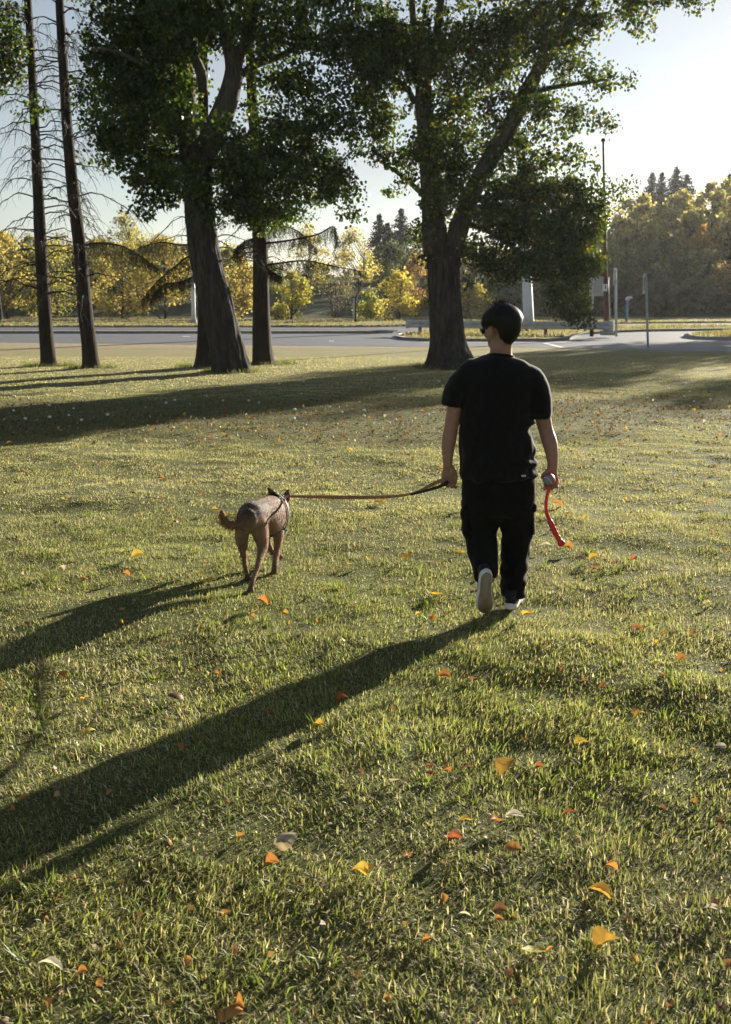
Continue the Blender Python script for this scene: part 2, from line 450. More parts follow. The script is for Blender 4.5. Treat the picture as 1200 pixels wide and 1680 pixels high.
def poly(pts, z):
    P = [Vector((p[0], p[1], z)) for p in pts]
    return np.array([tuple(p) for p in P]), None, np.array(tessellate_polygon([P]))
def sheet(name, pts, z, mat, kind='structure'):
    V, Q, T = poly(pts, z)
    n = np.cross(V[T[0][1]] - V[T[0][0]], V[T[0][2]] - V[T[0][0]])
    if n[2] < 0: T = T[:, ::-1]
    o = put(name, (V, None, T), mat); tag(o, kind=kind); return o
def slab(name, pts, z0, z1, mat, parent=None):
    V, Q, T = poly(pts, z1); n = len(V)
    nn = np.cross(V[T[0][1]] - V[T[0][0]], V[T[0][2]] - V[T[0][0]])
    if nn[2] < 0: T = T[:, ::-1]
    V2 = V.copy(); V2[:, 2] = z0
    k = np.arange(n); k2 = (k + 1) % n
    o = put(name, (np.concatenate([V, V2]), np.stack([k, k2, k2 + n, k + n], 1), T), mat, parent); 
    if parent is None: tag(o, kind='structure')
    return o
G = lambda px, py: gp(px, py)[:2]
def inset(pts, d):
    P = np.array(pts); c = P.mean(0); n = len(P); out = []
    area = sum(P[i][0] * P[(i + 1) % n][1] - P[(i + 1) % n][0] * P[i][1] for i in range(n))
    s = 1 if area > 0 else -1
    for i in range(n):
        a, b, e = P[i - 1], P[i], P[(i + 1) % n]
        d1 = (b - a) / (np.linalg.norm(b - a) + 1e-9); d2 = (e - b) / (np.linalg.norm(e - b) + 1e-9)
        nrm = np.array([-(d1[1] + d2[1]), d1[0] + d2[0]]); nrm /= np.linalg.norm(nrm) + 1e-9
        out.append(b + s * nrm * d)
    return out

near_edge = [(-300, 41.9), tuple(G(0, 561.6)), tuple(G(300, 565)), tuple(G(600, 568.3)), tuple(G(800, 568.6)), tuple(G(930, 571)), tuple(G(1060, 575)), tuple(G(1200, 577.5)), (40, 31.5), (300, 20)]
sheet('road', near_edge + [(300, 84), (-300, 84)], 0.006, M_ASPH)
sheet('footpath', [(-300, 37.2), tuple(G(0, 571)), tuple(G(640, 572)), tuple(G(660, 569)), tuple(G(600, 568.8)), tuple(G(300, 565.5)), tuple(G(0, 562.1)), (-300, 41.6)], 0.003, M_TAN)
# far verge beyond the far kerb
ve = [(-300, 62.3), tuple(G(-600, 537)), tuple(G(600, 537)), tuple(G(720, 534.5)), tuple(G(1000, 531.3)), tuple(G(1250, 529.6)), (60, 83), (300, 92)]
slab('far_kerb', ve + [(300, 140), (-300, 140)], -0.05, 0.15, M_CONC)
sheet('far_verge', [(a, b + 0.2) for a, b in ve] + [(300, 139), (-300, 139)], 0.154, M_DRY)
# kerbed median on the left
slab('median_kerb', [(-300, 53.0), tuple(G(0, 547.3)), tuple(G(560, 547.3)), tuple(G(640, 547.0)), tuple(G(652, 546.2)), tuple(G(640, 545.6)), tuple(G(560, 545.4)), tuple(G(0, 545.4)), (-300, 55.0)], -0.05, 0.14, M_CONC)
# grass island with the crash barrier
isl = [G(650, 555.5), G(664, 558), G(700, 560), G(800, 560.6), G(900, 560.6), G(927, 559.5), G(937, 557), G(945, 553.5), G(968, 549.2), G(1010, 546), G(1060, 544.2), G(1200, 542.5), G(1500, 541), G(1500, 538.5), G(1100, 537.5), G(960, 538.5), G(800, 541.5), G(690, 546), G(656, 551)]
slab('island_kerb', isl, -0.05, 0.13, M_CONC)
sheet('grass_island', inset(isl, 0.18), 0.142, M_DRY)
isr = [G(1122, 553), G(1128, 550.5), G(1150, 548.4), G(1200, 547.2), G(1500, 546), G(1500, 558.5), G(1200, 558.6), G(1145, 557.4), G(1127, 555.4)]
slab('corner_kerb', isr, -0.05, 0.13, M_CONC)
sheet('corner_grass', inset(isr, 0.18), 0.142, M_DRY)
# painted lines
sheet('stop_line', [G(889, 563.2), G(897, 563.0), G(928, 570.4), G(919, 570.8)], 0.011, M_PAINT)
sheet('give_way_line', [G(1184, 567.2), G(1240, 566.5), G(1240, 569), G(1193, 569.2)], 0.011, M_PAINT)
sheet('lane_line', [G(300, 551.8), G(312, 551.8), G(312, 552.5), G(300, 552.5)], 0.011, M_PAINT)
sheet('lane_line', [G(540, 559.6), G(548, 559.6), G(548, 560.4), G(540, 560.4)], 0.011, M_PAINT)
sheet('gutter', [G(690, 561.3), G(930, 561.3), G(930, 562.2), G(690, 562.2)], 0.010, M_CONC)
# the bank and hill behind
hx = np.concatenate([[-800, -300], np.arange(-120, 161, 5.0), [300, 800]]); hy = np.concatenate([np.arange(92, 240, 4.0), [300, 500, 1000]])
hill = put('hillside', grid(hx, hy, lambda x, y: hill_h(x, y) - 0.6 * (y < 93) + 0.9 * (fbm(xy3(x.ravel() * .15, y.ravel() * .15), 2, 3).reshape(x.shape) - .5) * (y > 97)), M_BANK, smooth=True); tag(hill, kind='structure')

# ================================================================== street furniture
M_GALV = pmat('galvanised_steel', [(0.3, (0.30, 0.33, 0.36)), (0.7, (0.48, 0.50, 0.52))], scale=6, rough=0.5, bump=0.15, metal=0.35, spec=0.5)
M_WOODP = pmat('weathered_post', [(0.3, (0.07, 0.055, 0.04)), (0.7, (0.16, 0.12, 0.09))], scale=9, rough=0.9, stretch=(1, 1, .2))
M_WHITE = pmat('white_painted_metal', [(0.3, (0.52, 0.56, 0.60)), (0.7, (0.66, 0.70, 0.73))], scale=2.5, rough=0.5, bump=0.1, spec=0.4)
M_RED = pmat('oxide_red_pole', [(0.3, (0.075, 0.035, 0.03)), (0.7, (0.14, 0.06, 0.05))], scale=5, rough=0.6, bump=0.2)
M_GREYP = pmat('grey_pole_paint', [(0.3, (0.34, 0.36, 0.38)), (0.7, (0.50, 0.52, 0.54))], scale=5, rough=0.5, bump=0.1)
M_BLUE = pmat('blue_pole_paint', [(0.3, (0.09, 0.22, 0.36)), (0.7, (0.14, 0.30, 0.46))], scale=5, rough=0.5, bump=0.1)
M_BLACK = pmat('black_print', (0.02, 0.02, 0.022), rough=0.7, bump=0.05)
M_SIGNW = pmat('sign_white', (0.70, 0.72, 0.72), rough=0.45, bump=0.05, scale=3)

def cyl(p0, p1, r0, r1=None, n=12):
    r1 = r0 if r1 is None else r1
    P = np.linspace(p0, p1, 4); return loft(P, np.linspace(r0, r1, 4), n=n, dome=False)

# crash barrier
A = gp(668, 547.0, 0.14); B = gp(998, 551.0, 0.14)
rail = thing('guard_rail', 'long grey metal crash barrier on the grass island beside the road', 'guard rail', (A + B) / 2)
prof = [(-.0, .27), (-.06, .33), (-.06, .38), (.02, .43), (.02, .47), (-.06, .52), (-.06, .57), (.0, .63), (.012, .63), (-.047, .575), (-.047, .515), (.033, .47), (.033, .43), (-.047, .38), (-.047, .33), (.012, .27)]
dirv = (B - A); dirv[2] = 0; Lr = np.linalg.norm(dirv); dirv /= Lr; nrm = np.array((-dirv[1], dirv[0], 0))
if nrm[1] > 0: nrm = nrm
ss = np.linspace(0, Lr, 40); V = []
for s_ in ss:
    sag = 0.012 * math.sin(s_ * 1.7) + 0.01 * math.sin(s_ * 0.6 + 1)
    for (o_, z_) in prof: V.append(A + dirv * s_ + nrm * (o_ + sag) + np.array((0, 0, z_ + sag * .6)))
n = len(prof); i = np.arange(len(ss) - 1)[:, None] * n; j = np.arange(n)[None]; j2 = (j + 1) % n
put('beam', (np.array(V), np.stack([i + j, i + j2, i + n + j2, i + n + j], -1).reshape(-1, 4), None), M_GALV, rail)
for px in (690, 742, 795, 848, 900, 972):
    f = (px - 668) / 330.0; c = A + (B - A) * f + nrm * 0.13
    V, Q = box(c + np.array((0, 0, .27)), (0.16, 0.18, 0.62), rz=math.atan2(dirv[1], dirv[0]), bev=0.012)
    put('post', (V, Q, None), M_WOODP, rail)
Vt, Qt = box(B + np.array((0.0, 0.05, .40)), (0.5, 0.05, 0.52), rz=math.atan2(dirv[1], dirv[0]) - .25, bev=0.015)
put('end_plate', (Vt, Qt, None), M_GALV, rail)
Vt, Qt = box(A + np.array((0.02, 0.02, .45)), (0.16, 0.10, 0.42), rz=math.atan2(dirv[1], dirv[0]), bev=0.03)
put('end_cap', (Vt, Qt, None), M_GALV, rail)

# tall tapered mast behind the barrier
Ym = 66.0
b0 = at(868, 533, Ym); b0[2] = 0.0; top = at(858, 283, Ym)
mast = thing('tapered_mast', 'wide pale blue grey tapered mast rising behind the crash barrier', 'mast', b0)
k = pxm(Ym)
V, Q, T = loft(np.linspace(b0, top, 8), np.linspace(0.36, 0.22, 8), n=8, dome=False); put('shaft', (V, Q, T), M_WHITE, mast)
V, Q, T = loft(np.linspace(b0, b0 + (top - b0) * 0.012, 3), 0.52, n=8, dome=False); put('base_flange', (V, Q, T), M_CONC, mast)
V, Q = box(top + np.array((-.5, 0, -.2)), (1.6, 0.25, 0.22), bev=.03); put('arm', (V, Q, None), M_WHITE, mast)
V, Q = box(top + np.array((-.45, -.1, -.55)), (0.55, 0.35, 0.5), bev=.04); put('lamp_housing', (V, Q, None), M_GALV, mast)

# dark red lamp post
Yp = 51.0
b0 = gp(996.5, 549.5, 0.13); top = at(990, 232, b0[1]); mid = b0 + (top - b0) * 0.30
lamp = thing('lamp_post', 'tall dark red lamp post at the end of the crash barrier', 'lamp post', b0)
put('lower_shaft', loft(np.linspace(b0, mid, 5), np.linspace(.15, .12, 5), n=12, dome=False), M_RED, lamp)
put('upper_shaft', loft(np.linspace(mid, top, 8), np.linspace(.075, .045, 8), n=10, dome=False), M_RED, lamp)
V, Q = box(b0 + np.array((.02, 0, .1)), (.62, .5, .22), bev=.03); put('footing', (V, Q, None), M_CONC, lamp)
c = at(991.5, 472, b0[1]); V, Q = box(c + np.array((0, -.17, 0)), (.22, .02, .32), bev=.004); pl = put('number_plate', (V, Q, None), M_SIGNW, lamp)
V, Q = box(c + np.array((0.02, -.183, 0.03)), (.05, .006, .16)); put('mark', (V, Q, None), M_RED, pl)
V, Q, T = ellipsoid(top + np.array((0, 0, .05)), (.10, .10, .09)); put('pole_cap', (V, Q, T), M_RED, lamp)

# back of a road sign, seen behind the lamp post
Ys = 60.0
c = at(984, 470, Ys); w = 32 * pxm(Ys); h = 30 * pxm(Ys)
sg = thing('road_sign', 'grey ribbed back of a road sign beside the dark red lamp post', 'road sign', (c[0], Ys, 0.13))
V, Q = box(c, (w, .03, h), bev=.008); put('panel', (V, Q, None), M_GALV, sg)
for q in range(4):
    V, Q = box(c + np.array((0, -.045, (q - 1.5) * h / 4.2)), (w * .98, .05, .05), bev=.008); put('rib', (V, Q, None), M_GREYP, sg)
p = at(973, 470, Ys)
put('post', cyl((p[0], Ys - .1, .0), (p[0], Ys - .1, c[2] + h / 2), .06), M_GREYP, sg)

def slim_sign(name, label, pxb, pyb, pxt, pyt, ph, pw, side, matp, mats, rw, mark=False, cat='road sign', z=0.0, yaw=1.05):
    b0 = gp(pxb, pyb, z); top = at(pxt, pyt, b0[1]); k = pxm(b0[1])
    t_ = thing(name, label, cat, b0)
    V, Q = box((b0 + top) / 2, (rw, rw, (top - b0)[2]), rz=.4, bev=.006)
    f = ((V[:, 2] - b0[2]) / (top[2] - b0[2]))[:, None]; V[:, :1] += (f - .5) * (top[0] - b0[0])
    put('post', (V, Q, None), matp, t_)
    c = top + np.array((side * pw * k * .45, -.06, -ph * k * .5))
    wtrue = pw * k / math.cos(yaw)
    V, Q = box(c, (wtrue, .02, ph * k), rz=side * -yaw, bev=.004); pn = put('panel', (V, Q, None), mats, t_)
    if mark:
        Rz = rotm('Z', side * -yaw)
        V, Q = box((0, -.014, -.03), (.06, .006, ph * k * .55)); put('arrow_shaft', (V @ Rz.T + c, Q, None), M_BLACK, pn)
        V = np.array([(-.09, -.014, ph * k * .22), (.09, -.014, ph * k * .22), (0, -.014, ph * k * .40), (-.09, -.018, ph * k * .22), (.09, -.018, ph * k * .22), (0, -.018, ph * k * .40)])
        put('arrow_head', (V @ Rz.T + c, np.array([(0, 1, 4, 3), (1, 2, 5, 4), (2, 0, 3, 5)]), np.array([(3, 4, 5), (2, 1, 0)])), M_BLACK, pn)
    for q in (.2, .8):
        V, Q = box(top + np.array((0, -.03, -ph * k * q)), (rw * 1.5, .05, .04), bev=.005); put('bracket', (V, Q, None), M_GALV, t_)
    return t_
slim_sign('traffic_sign', 'slim pale sign post with turned sign at the end of the side road', 1063.5, 571, 1060, 449, 32, 6, -1, M_GREYP, M_SIGNW, .065, mark=True)
slim_sign('traffic_sign', 'slim white sign post on the grass just right of the lamp post', 1011.5, 552, 1010, 440, 27, 4, -1, M_WHITE, M_SIGNW, .085, z=0.13)
slim_sign('traffic_sign', 'small dark sign on a thin post by the far bushes', 583.5, 529, 583.5, 489, 30, 4, -1, M_BLACK, M_GREYP, .12, z=0.15, yaw=.6)
# blue path lamp
b0 = gp(1028.5, 527.5, .15); top = at(1029.5, 489, b0[1])
pl = thing('path_lamp', 'small blue post with a white lamp head on the far verge', 'lamp', b0)
put('post', cyl(b0, top, .10, .085), M_BLUE, pl)
V, Q, T = ellipsoid(top + np.array((.14, -.02, .03)), (.26, .16, .10)); put('lamp_head', (V, Q, T), M_SIGNW, pl)
put('collar', cyl(top + np.array((0, 0, -.14)), top + np.array((0, 0, .02)), .13, .15), M_SIGNW, pl)
# pale utility pole on the left
b0 = gp(318, 530.5, .15); top = at(317, 448, b0[1])
up = thing('street_pole', 'pale slim pole beyond the road behind the leaning poplar', 'pole', b0)
put('shaft', cyl(b0, top, .16, .11), M_WHITE, up)
V, Q = box(top + np.array((0.1, -.1, -.15)), (.5, .3, .35), bev=.03); put('cap_box', (V, Q, None), M_GALV, up)
put('base', cyl(b0, b0 + np.array((0, 0, .25)), .26, .22), M_CONC, up)
# ================================================================== trees
M_LEAF = leafmat('poplar_leaf', trans=0.45, tint=(1.75, 1.6, 0.5), gloss=0.02, rough=0.4)
M_AUTUMN = leafmat('autumn_leaf', trans=0.5, tint=(1.12, 1.08, 0.85), gloss=0.01)
M_NEEDLE = leafmat('spruce_needle', trans=0.15, tint=(1.1, 1.0, 0.6), gloss=0.02)
M_BARK = barkmat('poplar_bark', [(0.30, (0.010, 0.009, 0.008)), (0.5, (0.042, 0.038, 0.034)), (0.72, (0.105, 0.096, 0.088))], ridge=13, depth=0.05)
M_LIMB = barkmat('poplar_limb_bark', [(0.30, (0.035, 0.031, 0.025)), (0.55, (0.09, 0.081, 0.066)), (0.75, (0.15, 0.138, 0.115))], ridge=16, depth=0.02)
M_SPBARK = barkmat('spruce_bark', [(0.30, (0.012, 0.010, 0.008)), (0.55, (0.042, 0.033, 0.026)), (0.75, (0.085, 0.068, 0.055))], ridge=24, depth=0.025)
M_TWIG = pmat('dead_twig', [(0.3, (0.025, 0.02, 0.016)), (0.7, (0.06, 0.05, 0.04))], scale=20, rough=0.95, bump=0.2)

def trunk(pts, Y0, n=32, step=0.07, ridge=0.09, flare=0.0, seed=0, extra=None):
    P = np.array([np.append(at(p[0], p[1], Y0 + (p[3] if len(p) > 3 else 0)), p[2] / 2 * pxm(Y0, p[1])) for p in pts])
    Ln = np.linalg.norm(np.diff(P[:, :3], axis=0), axis=1).sum()
    S = spline(P, max(6, int(Ln / step)))
    C, r = S[:, :3], np.maximum(S[:, 3], 0.008)
    if flare: C = np.concatenate([C[:1] - (0, 0, .22), C]); r = np.concatenate([r[:1], r])
    z0 = C[0, 2]
    def rf(V, Pc, th):
        D = V - Pc[:, None, :]
        s = np.concatenate([[0], np.cumsum(np.linalg.norm(np.diff(Pc, axis=0), axis=1))])
        q = np.stack(np.broadcast_arrays(np.cos(th)[None] * 5.5, np.sin(th)[None] * 5.5, (s * 1.1)[:, None]), -1).reshape(-1, 3)
        nz_ = fbm(q * np.array((1.5, 1.5, 1.0)) + seed * 7.3, 3, seed); rg = 1 - np.abs(2 * nz_ - 1) * 2
        q2 = q * np.array((.25, .25, .5)); lump = fbm(q2 + seed, 2, seed + 3) - .5
        k = 1 + ridge * (rg.reshape(V.shape[:2]) - .4) + 0.22 * lump.reshape(V.shape[:2])
        if flare:
            hh = np.clip(Pc[:, 2] - z0, 0, 9)[:, None]
            k = k + flare * np.exp(-hh / 0.28) * (0.55 + 0.6 * np.abs(np.sin(th[None] * 2.5 + seed)) + 0.3 * np.sin(th[None] * 3 + 1))
        return Pc[:, None, :] + D * k[..., None]
    return loft(C, r, n=n, cap=True, dome=False, rfun=rf), C, r

def leafquads(C, Ln, rng, droop=0.7, wid=0.42, fold=0.12):
    n = len(C)
    a = rng.normal(size=(n, 3)) * 0.75; a[:, 2] -= droop; a /= np.linalg.norm(a, axis=1, keepdims=True)
    b = np.cross(a, rng.normal(size=(n, 3))); b /= np.linalg.norm(b, axis=1, keepdims=True) + 1e-9
    m = np.cross(a, b); Ls = Ln[:, None]
    V = np.stack([C, C + a * Ls * .40 + b * Ls * wid + m * Ls * fold, C + a * Ls, C + a * Ls * .40 - b * Ls * wid + m * Ls * fold], 1).reshape(-1, 3)
    return V, np.arange(4 * n).reshape(-1, 4)

def pal(rng, n, cols, wts, jit=0.18):
    cols = np.array(cols); k = rng.choice(len(cols), n, p=np.array(wts) / sum(wts))
    c = cols[k] * (1 + jit * rng.normal(size=(n, 1))) ; return np.clip(c, 0.004, 1)

def ell_clumps(ells, Y0, dens, rng, dscale=1.0, dmax=2.8):
    """clump centres spread through lobes of a crown; lobe = (px, py, rx, ry[, weight, dY])"""
    out = []
    for e in ells:
        px, py, rx, ry = e[:4]; w = e[4] if len(e) > 4 else 1.0; dY = e[5] if len(e) > 5 else 0.0
        k = pxm(Y0, 300); rxm, rym = rx * k, ry * k; rd = min(max(rxm, rym) * dscale, dmax)
        n = max(2, int(dens * w * rxm * rym * rd * 4.19))
        u = rng.normal(size=(n, 3)); u /= np.linalg.norm(u, axis=1, keepdims=True); u *= (rng.random((n, 1)) ** 0.42)
        c0 = at(px, py, Y0)
        out.append(c0 + np.stack([u[:, 0] * rxm, u[:, 1] * rd + dY, u[:, 2] * rym], 1))
    return np.concatenate(out)

def twigs(geo, nodesP, nodesR, C, rng, n=5, rmax=0.03):
    """grow thin branches from the limbs out to the clumps"""
    cap_ = len(nodesP) + 3 * len(C); NP = np.zeros((cap_, 3)); NR = np.zeros(cap_); cn = len(nodesP); NP[:cn] = nodesP; NR[:cn] = nodesR
    d = np.array([np.min(np.linalg.norm(NP[:cn] - c, axis=1)) for c in C])
    for i in np.argsort(d):
        c = C[i]; P = NP[:cn]; v = P - c
        cost = np.linalg.norm(v, axis=1) + 0.6 * np.clip(v[:, 2], 0, 9)
        j = int(np.argmin(cost)); p = P[j]; r0 = min(NR[j] * 0.6, rmax); r0 = max(r0, 0.008)
        L_ = np.linalg.norm(c - p)
        if L_ < 0.05: continue
        k = 5; t = np.linspace(0, 1, k)[:, None]
        pts = p + (c - p) * t + np.array((0, 0, 1)) * (0.12 * L_ * np.sin(t * math.pi)) + rng.normal(size=(k, 3)) * 0.05 * L_ * np.sin(t * math.pi)
        rr = np.linspace(r0, max(0.005, r0 * .5), k)
        geo.add(*loft(pts[[0, 2, 4]], rr[[0, 2, 4]], n=4 if r0 > .02 else 3, cap=False)[:2])
        NP[cn:cn + 3] = (pts[2], pts[3], c); NR[cn:cn + 3] = rr[2:5]; cn += 3

def poplar(name, label, Y0, base, limbs, ells, dens, seed, leaf=0.093, per=40, cols=None, wts=None, flare=.22, group=None, clump_r=0.29):
    rng = np.random.default_rng(seed)
    root_p = at(base[0][0], base[0][1], Y0); root_p[2] = 0
    t = thing(name, label, 'tree', root_p, group)
    g, Ct, rt = trunk(base, Y0, n=64, step=.04, ridge=.16, flare=flare, seed=seed)
    put('trunk', g, M_BARK, t, smooth=True)
    NP, NR = list(Ct[len(Ct) // 3::4]), list(rt[len(Ct) // 3::4])
    for q, l in enumerate(limbs):
        if l[0][2] <= 14: l = [(a[0], a[1], a[2], abs(a[3]) * .7 if len(a) > 3 else 0) for a in l]
        g, C, r = trunk(l, Y0, n=18, step=.09, ridge=.04, seed=seed + q + 1)
        put('limb', g, M_LIMB, t, smooth=True)
        NP += list(C[1::2]); NR += list(r[1::2])
    nt_ = 520; an = rng.uniform(0, 6.283, nt_); rr_ = rt[2] * rng.uniform(1.0, 1.75, nt_)          # uncut grass round the foot
    B = np.stack([Ct[1][0] + np.cos(an) * rr_, Ct[1][1] + np.sin(an) * rr_, np.full(nt_, -.02)], 1); d = np.stack([rng.normal(size=nt_) * .35, rng.normal(size=nt_) * .35, np.ones(nt_)], 1)
    V = np.stack([B - [.008, 0, 0], B + [.008, 0, 0], B + d * rng.uniform(.05, .17, (nt_, 1))], 1).reshape(-1, 3)
    tag(put('grass_tuft', (V, None, np.arange(3 * nt_).reshape(-1, 3), np.repeat(pal(rng, nt_, [(.09, .12, .035), (.22, .20, .09)], [2, 1]), 3, 0)), M_AUTUMN, t), kind='stuff')
    C = ell_clumps(ells, Y0, dens, rng)
    tw = Geo(); twigs(tw, NP, NR, C, rng)
    tag(put('branches', tw, M_LIMB, t, smooth=True), kind='stuff')
    n = len(C); cnt = rng.integers(int(per * .6), int(per * 1.4), n)
    idx = np.repeat(np.arange(n), cnt); m = len(idx)
    u = rng.normal(size=(m, 3)); u /= np.linalg.norm(u, axis=1, keepdims=True); u *= rng.random((m, 1)) ** 0.45
    rad = (clump_r * rng.uniform(.55, 1.5, n))[idx][:, None]
    Pl = C[idx] + u * rad * np.array((1.1, 1.1, .85))
    V, Q = leafquads(Pl, leaf * rng.uniform(.65, 1.25, m), rng)
    cc = pal(rng, m, cols or [(.034, .062, .016), (.045, .075, .017), (.026, .048, .014), (.10, .11, .022), (.20, .19, .035)], wts or [5, 4, 3, 1.2, .35])
    cc *= (1 + .25 * rng.normal(size=(n, 1)))[idx].clip(.5, 1.7)
    put('crown', (V, Q, None, np.repeat(np.clip(cc, .004, 1), 4, 0)), M_LEAF, t)
    return t

poplar('poplar_tree', 'thick leaning poplar with forked pale limbs, left of the dog walker', 24.5,
    [(380, 615, 58), (378, 602, 57), (374, 580, 54), (368, 550, 51), (355, 495, 50), (343, 450, 48), (334, 400, 46), (328, 350, 45), (325, 300, 44), (324, 262, 48), (323, 238, 50)],
    [[(335, 255, 40), (350, 222, 38), (366, 185, 36), (378, 150, 32), (384, 112, 28), (374, 70, 20), (364, 30, 17), (360, -20, 15), (350, -150, 10), (345, -300, 4)],
     [(384, 118, 22), (396, 82, 18), (411, 50, 16), (421, 15, 14), (440, -60, 11), (470, -180, 5)],
     [(314, 258, 40), (308, 200, 36, .2), (304, 140, 34, .3), (300, 60, 30, .3), (299, -30, 26, .3), (296, -200, 16, .3), (300, -420, 5, .3)],
     [(334, 150, 16, -.2), (330, 118, 17, -.4), (312, 80, 14, -.6), (292, 40, 11, -.8), (270, -30, 6, -.9)],
     [(306, 190, 16), (280, 150, 12, -.4), (240, 110, 9, -.6), (190, 85, 6, -.8), (150, 80, 3, -.8)],
     [(380, 140, 14), (410, 112, 12, -.3), (460, 92, 9, -.5), (520, 62, 6, -.7), (570, 40, 3, -.8)],
     [(340, 270, 14), (380, 268, 10, -.6), (440, 262, 8, -1.0), (520, 268, 5, -1.2), (570, 280, 3, -1.2)],
     [(312, 262, 14), (280, 255, 10, -.5), (230, 240, 7, -.9), (170, 232, 4, -1.0)],
     [(320, 300, 12, 0), (330, 280, 10, .8), (350, 240, 7, 1.8), (380, 200, 4, 2.6)]],
    [(185, 70, 55, 55), (260, 40, 95, 75), (150, 165, 35, 35, .8), (225, 190, 85, 70), (185, 248, 45, 32, 1.1), (262, 285, 62, 42, 1.3), (245, 335, 26, 32, 1.0), (290, 335, 26, 22, .8),
     (420, 268, 70, 58, 1.25), (505, 285, 70, 52, 1.2), (440, 345, 70, 30, 1.4), (562, 318, 32, 38, .9), (480, 215, 70, 34), (470, 125, 60, 48, .8), (430, 45, 85, 50, .9), (545, 40, 70, 55), (560, 105, 35, 40, .7),
     (285, 140, 55, 60), (575, 350, 14, 20, .7), (395, 320, 45, 35, 1.2), (330, 20, 60, 60, .8), (230, 120, 60, 40), (150, 110, 30, 45, .6), (120, 155, 22, 26, .6), (60, 170, 30, 22, .6),
     (300, -110, 190, 90, .35), (330, -260, 150, 90, .3), (320, -400, 90, 70, .3), (460, -80, 120, 60, .35), (160, -60, 90, 60, .4),
     (300, 215, 40, 40, 1.0, -1.2), (305, 290, 34, 34, 1.0, -1.3), (345, 310, 30, 34, .9, -1.2), (380, 225, 40, 34, .8, -1.0), (350, 355, 24, 18, .7, -1.0), (310, 60, 40, 46, .8, -1.2), (400, 150, 34, 34, .7, .6), (365, 280, 40, 40, .9, 1.0), (595, 60, 30, 60, .8, .5), (575, 190, 40, 50, .8, .5), (600, 120, 34, 50, .8, .3), (520, 175, 60, 40, .7, .3)], 27, 21, wts=[5, 4, 4, .8, .2])

poplar('poplar_tree', 'broad forked poplar with heavy hanging foliage, just behind the walking person', 26.1,
    [(739, 606, 84), (738, 596, 74), (736, 580, 64), (734, 550, 53), (731, 500, 50), (729, 460, 49), (728, 430, 51), (728, 405, 58)],
    [[(716, 420, 40), (713, 380, 40), (711, 330, 38), (706, 270, 35), (700, 215, 31), (696, 170, 30), (697, 140, 25), (704, 105, 18), (716, 60, 14), (724, 0, 12), (735, -120, 9), (745, -280, 4)],
     [(743, 420, 36), (752, 380, 33), (764, 345, 31), (780, 305, 29), (806, 258, 29), (832, 215, 28), (862, 155, 25), (892, 102, 21), (922, 55, 18), (950, 10, 15), (990, -60, 10), (1040, -170, 4)],
     [(698, 160, 18), (688, 120, 14), (682, 70, 12), (676, 0, 10), (668, -120, 5)],
     [(680, 168, 9), (670, 148, 9, -.2), (645, 128, 8, -.5), (612, 114, 6, -.8), (585, 108, 4, -1)],
     [(716, 198, 12), (748, 176, 11, -.4), (775, 148, 9, -.8), (800, 110, 6, -1)],
     [(850, 180, 12), (885, 150, 9, -.5), (930, 140, 7, -.9), (1000, 130, 4, -1.1)],
     [(770, 330, 12), (830, 320, 10, -.8), (900, 330, 8, -1.3), (960, 345, 5, -1.5)],
     [(756, 365, 12), (800, 378, 9, -.7), (860, 420, 7, -1.1), (915, 470, 4, -1.2)],
     [(712, 340, 12), (690, 315, 9, -.5), (655, 285, 7, -.9), (620, 262, 4, -1)],
     [(735, 420, 12), (745, 380, 10, .9), (770, 320, 7, 1.9), (800, 240, 4, 2.6)]],
    [(635, 55, 45, 55), (625, 185, 45, 34, .8), (622, 245, 36, 34, .9), (665, 250, 40, 34), (655, 300, 22, 25, .7), (700, 70, 55, 60), (745, 160, 45, 55, .9), (770, 60, 55, 50), (835, 85, 55, 55, .9), (735, 245, 55, 40),
     (860, 35, 60, 40), (925, 35, 45, 40), (975, 30, 35, 40, .8), (930, 105, 42, 28, .8), (985, 128, 42, 22, .8), (1035, 133, 18, 10, .7), (1040, 15, 42, 26, .9), (1055, 55, 24, 18, .7), (1145, 6, 22, 20, 1.0), (1100, -20, 50, 22, .8), (885, 165, 48, 38), (940, 195, 40, 26, .9), (995, 205, 28, 16, .8),
     (870, 245, 45, 38, .9), (930, 265, 38, 22, .7), (970, 285, 20, 16, .7), (840, 300, 55, 38, 1.4), (915, 320, 58, 30, 1.6), (990, 320, 32, 18, 1.1), (1018, 312, 18, 10, .8), (960, 350, 46, 24, 1.8), (850, 362, 65, 36, 1.9), (930, 385, 55, 32, 2.2), (810, 425, 36, 36, 1.9), (880, 430, 52, 32, 2.0), (945, 435, 45, 36, 2.2), (930, 485, 30, 30, 2.0), (950, 515, 24, 22, 2.0),
     (775, 400, 30, 30, .8), (715, 380, 42, 26, 1.0), (690, 415, 20, 22, .9), (765, 455, 10, 22, .5), (740, 320, 42, 36, .9), (700, 180, 30, 40, .7), (790, 230, 36, 40, .8), (700, 495, 12, 14, .4),
     (760, -70, 120, 60, .4), (900, -70, 120, 60, .4), (700, -190, 110, 80, .3), (880, -210, 120, 80, .3), (780, -340, 110, 80, .3),
     (712, 250, 40, 40, 1.0, -1.2), (745, 290, 40, 34, 1.0, -1.2), (720, 330, 40, 30, .9, -1.2), (790, 345, 40, 36, 1.0, -1.1), (810, 190, 40, 40, .7, -1.0), (700, 105, 40, 40, .8, -1.1), (880, 75, 44, 40, .8, -1.0), (825, 455, 30, 22, .9, 0), (985, 375, 20, 14, .9, 0), (605, 110, 34, 60, .8, 0), (655, 110, 50, 50, .8, 0)], 29, 34,
    cols=[(.036, .064, .016), (.048, .076, .018), (.028, .05, .014), (.12, .12, .024), (.22, .21, .035)], wts=[5, 4, 2.5, 1.6, .5], flare=.36)

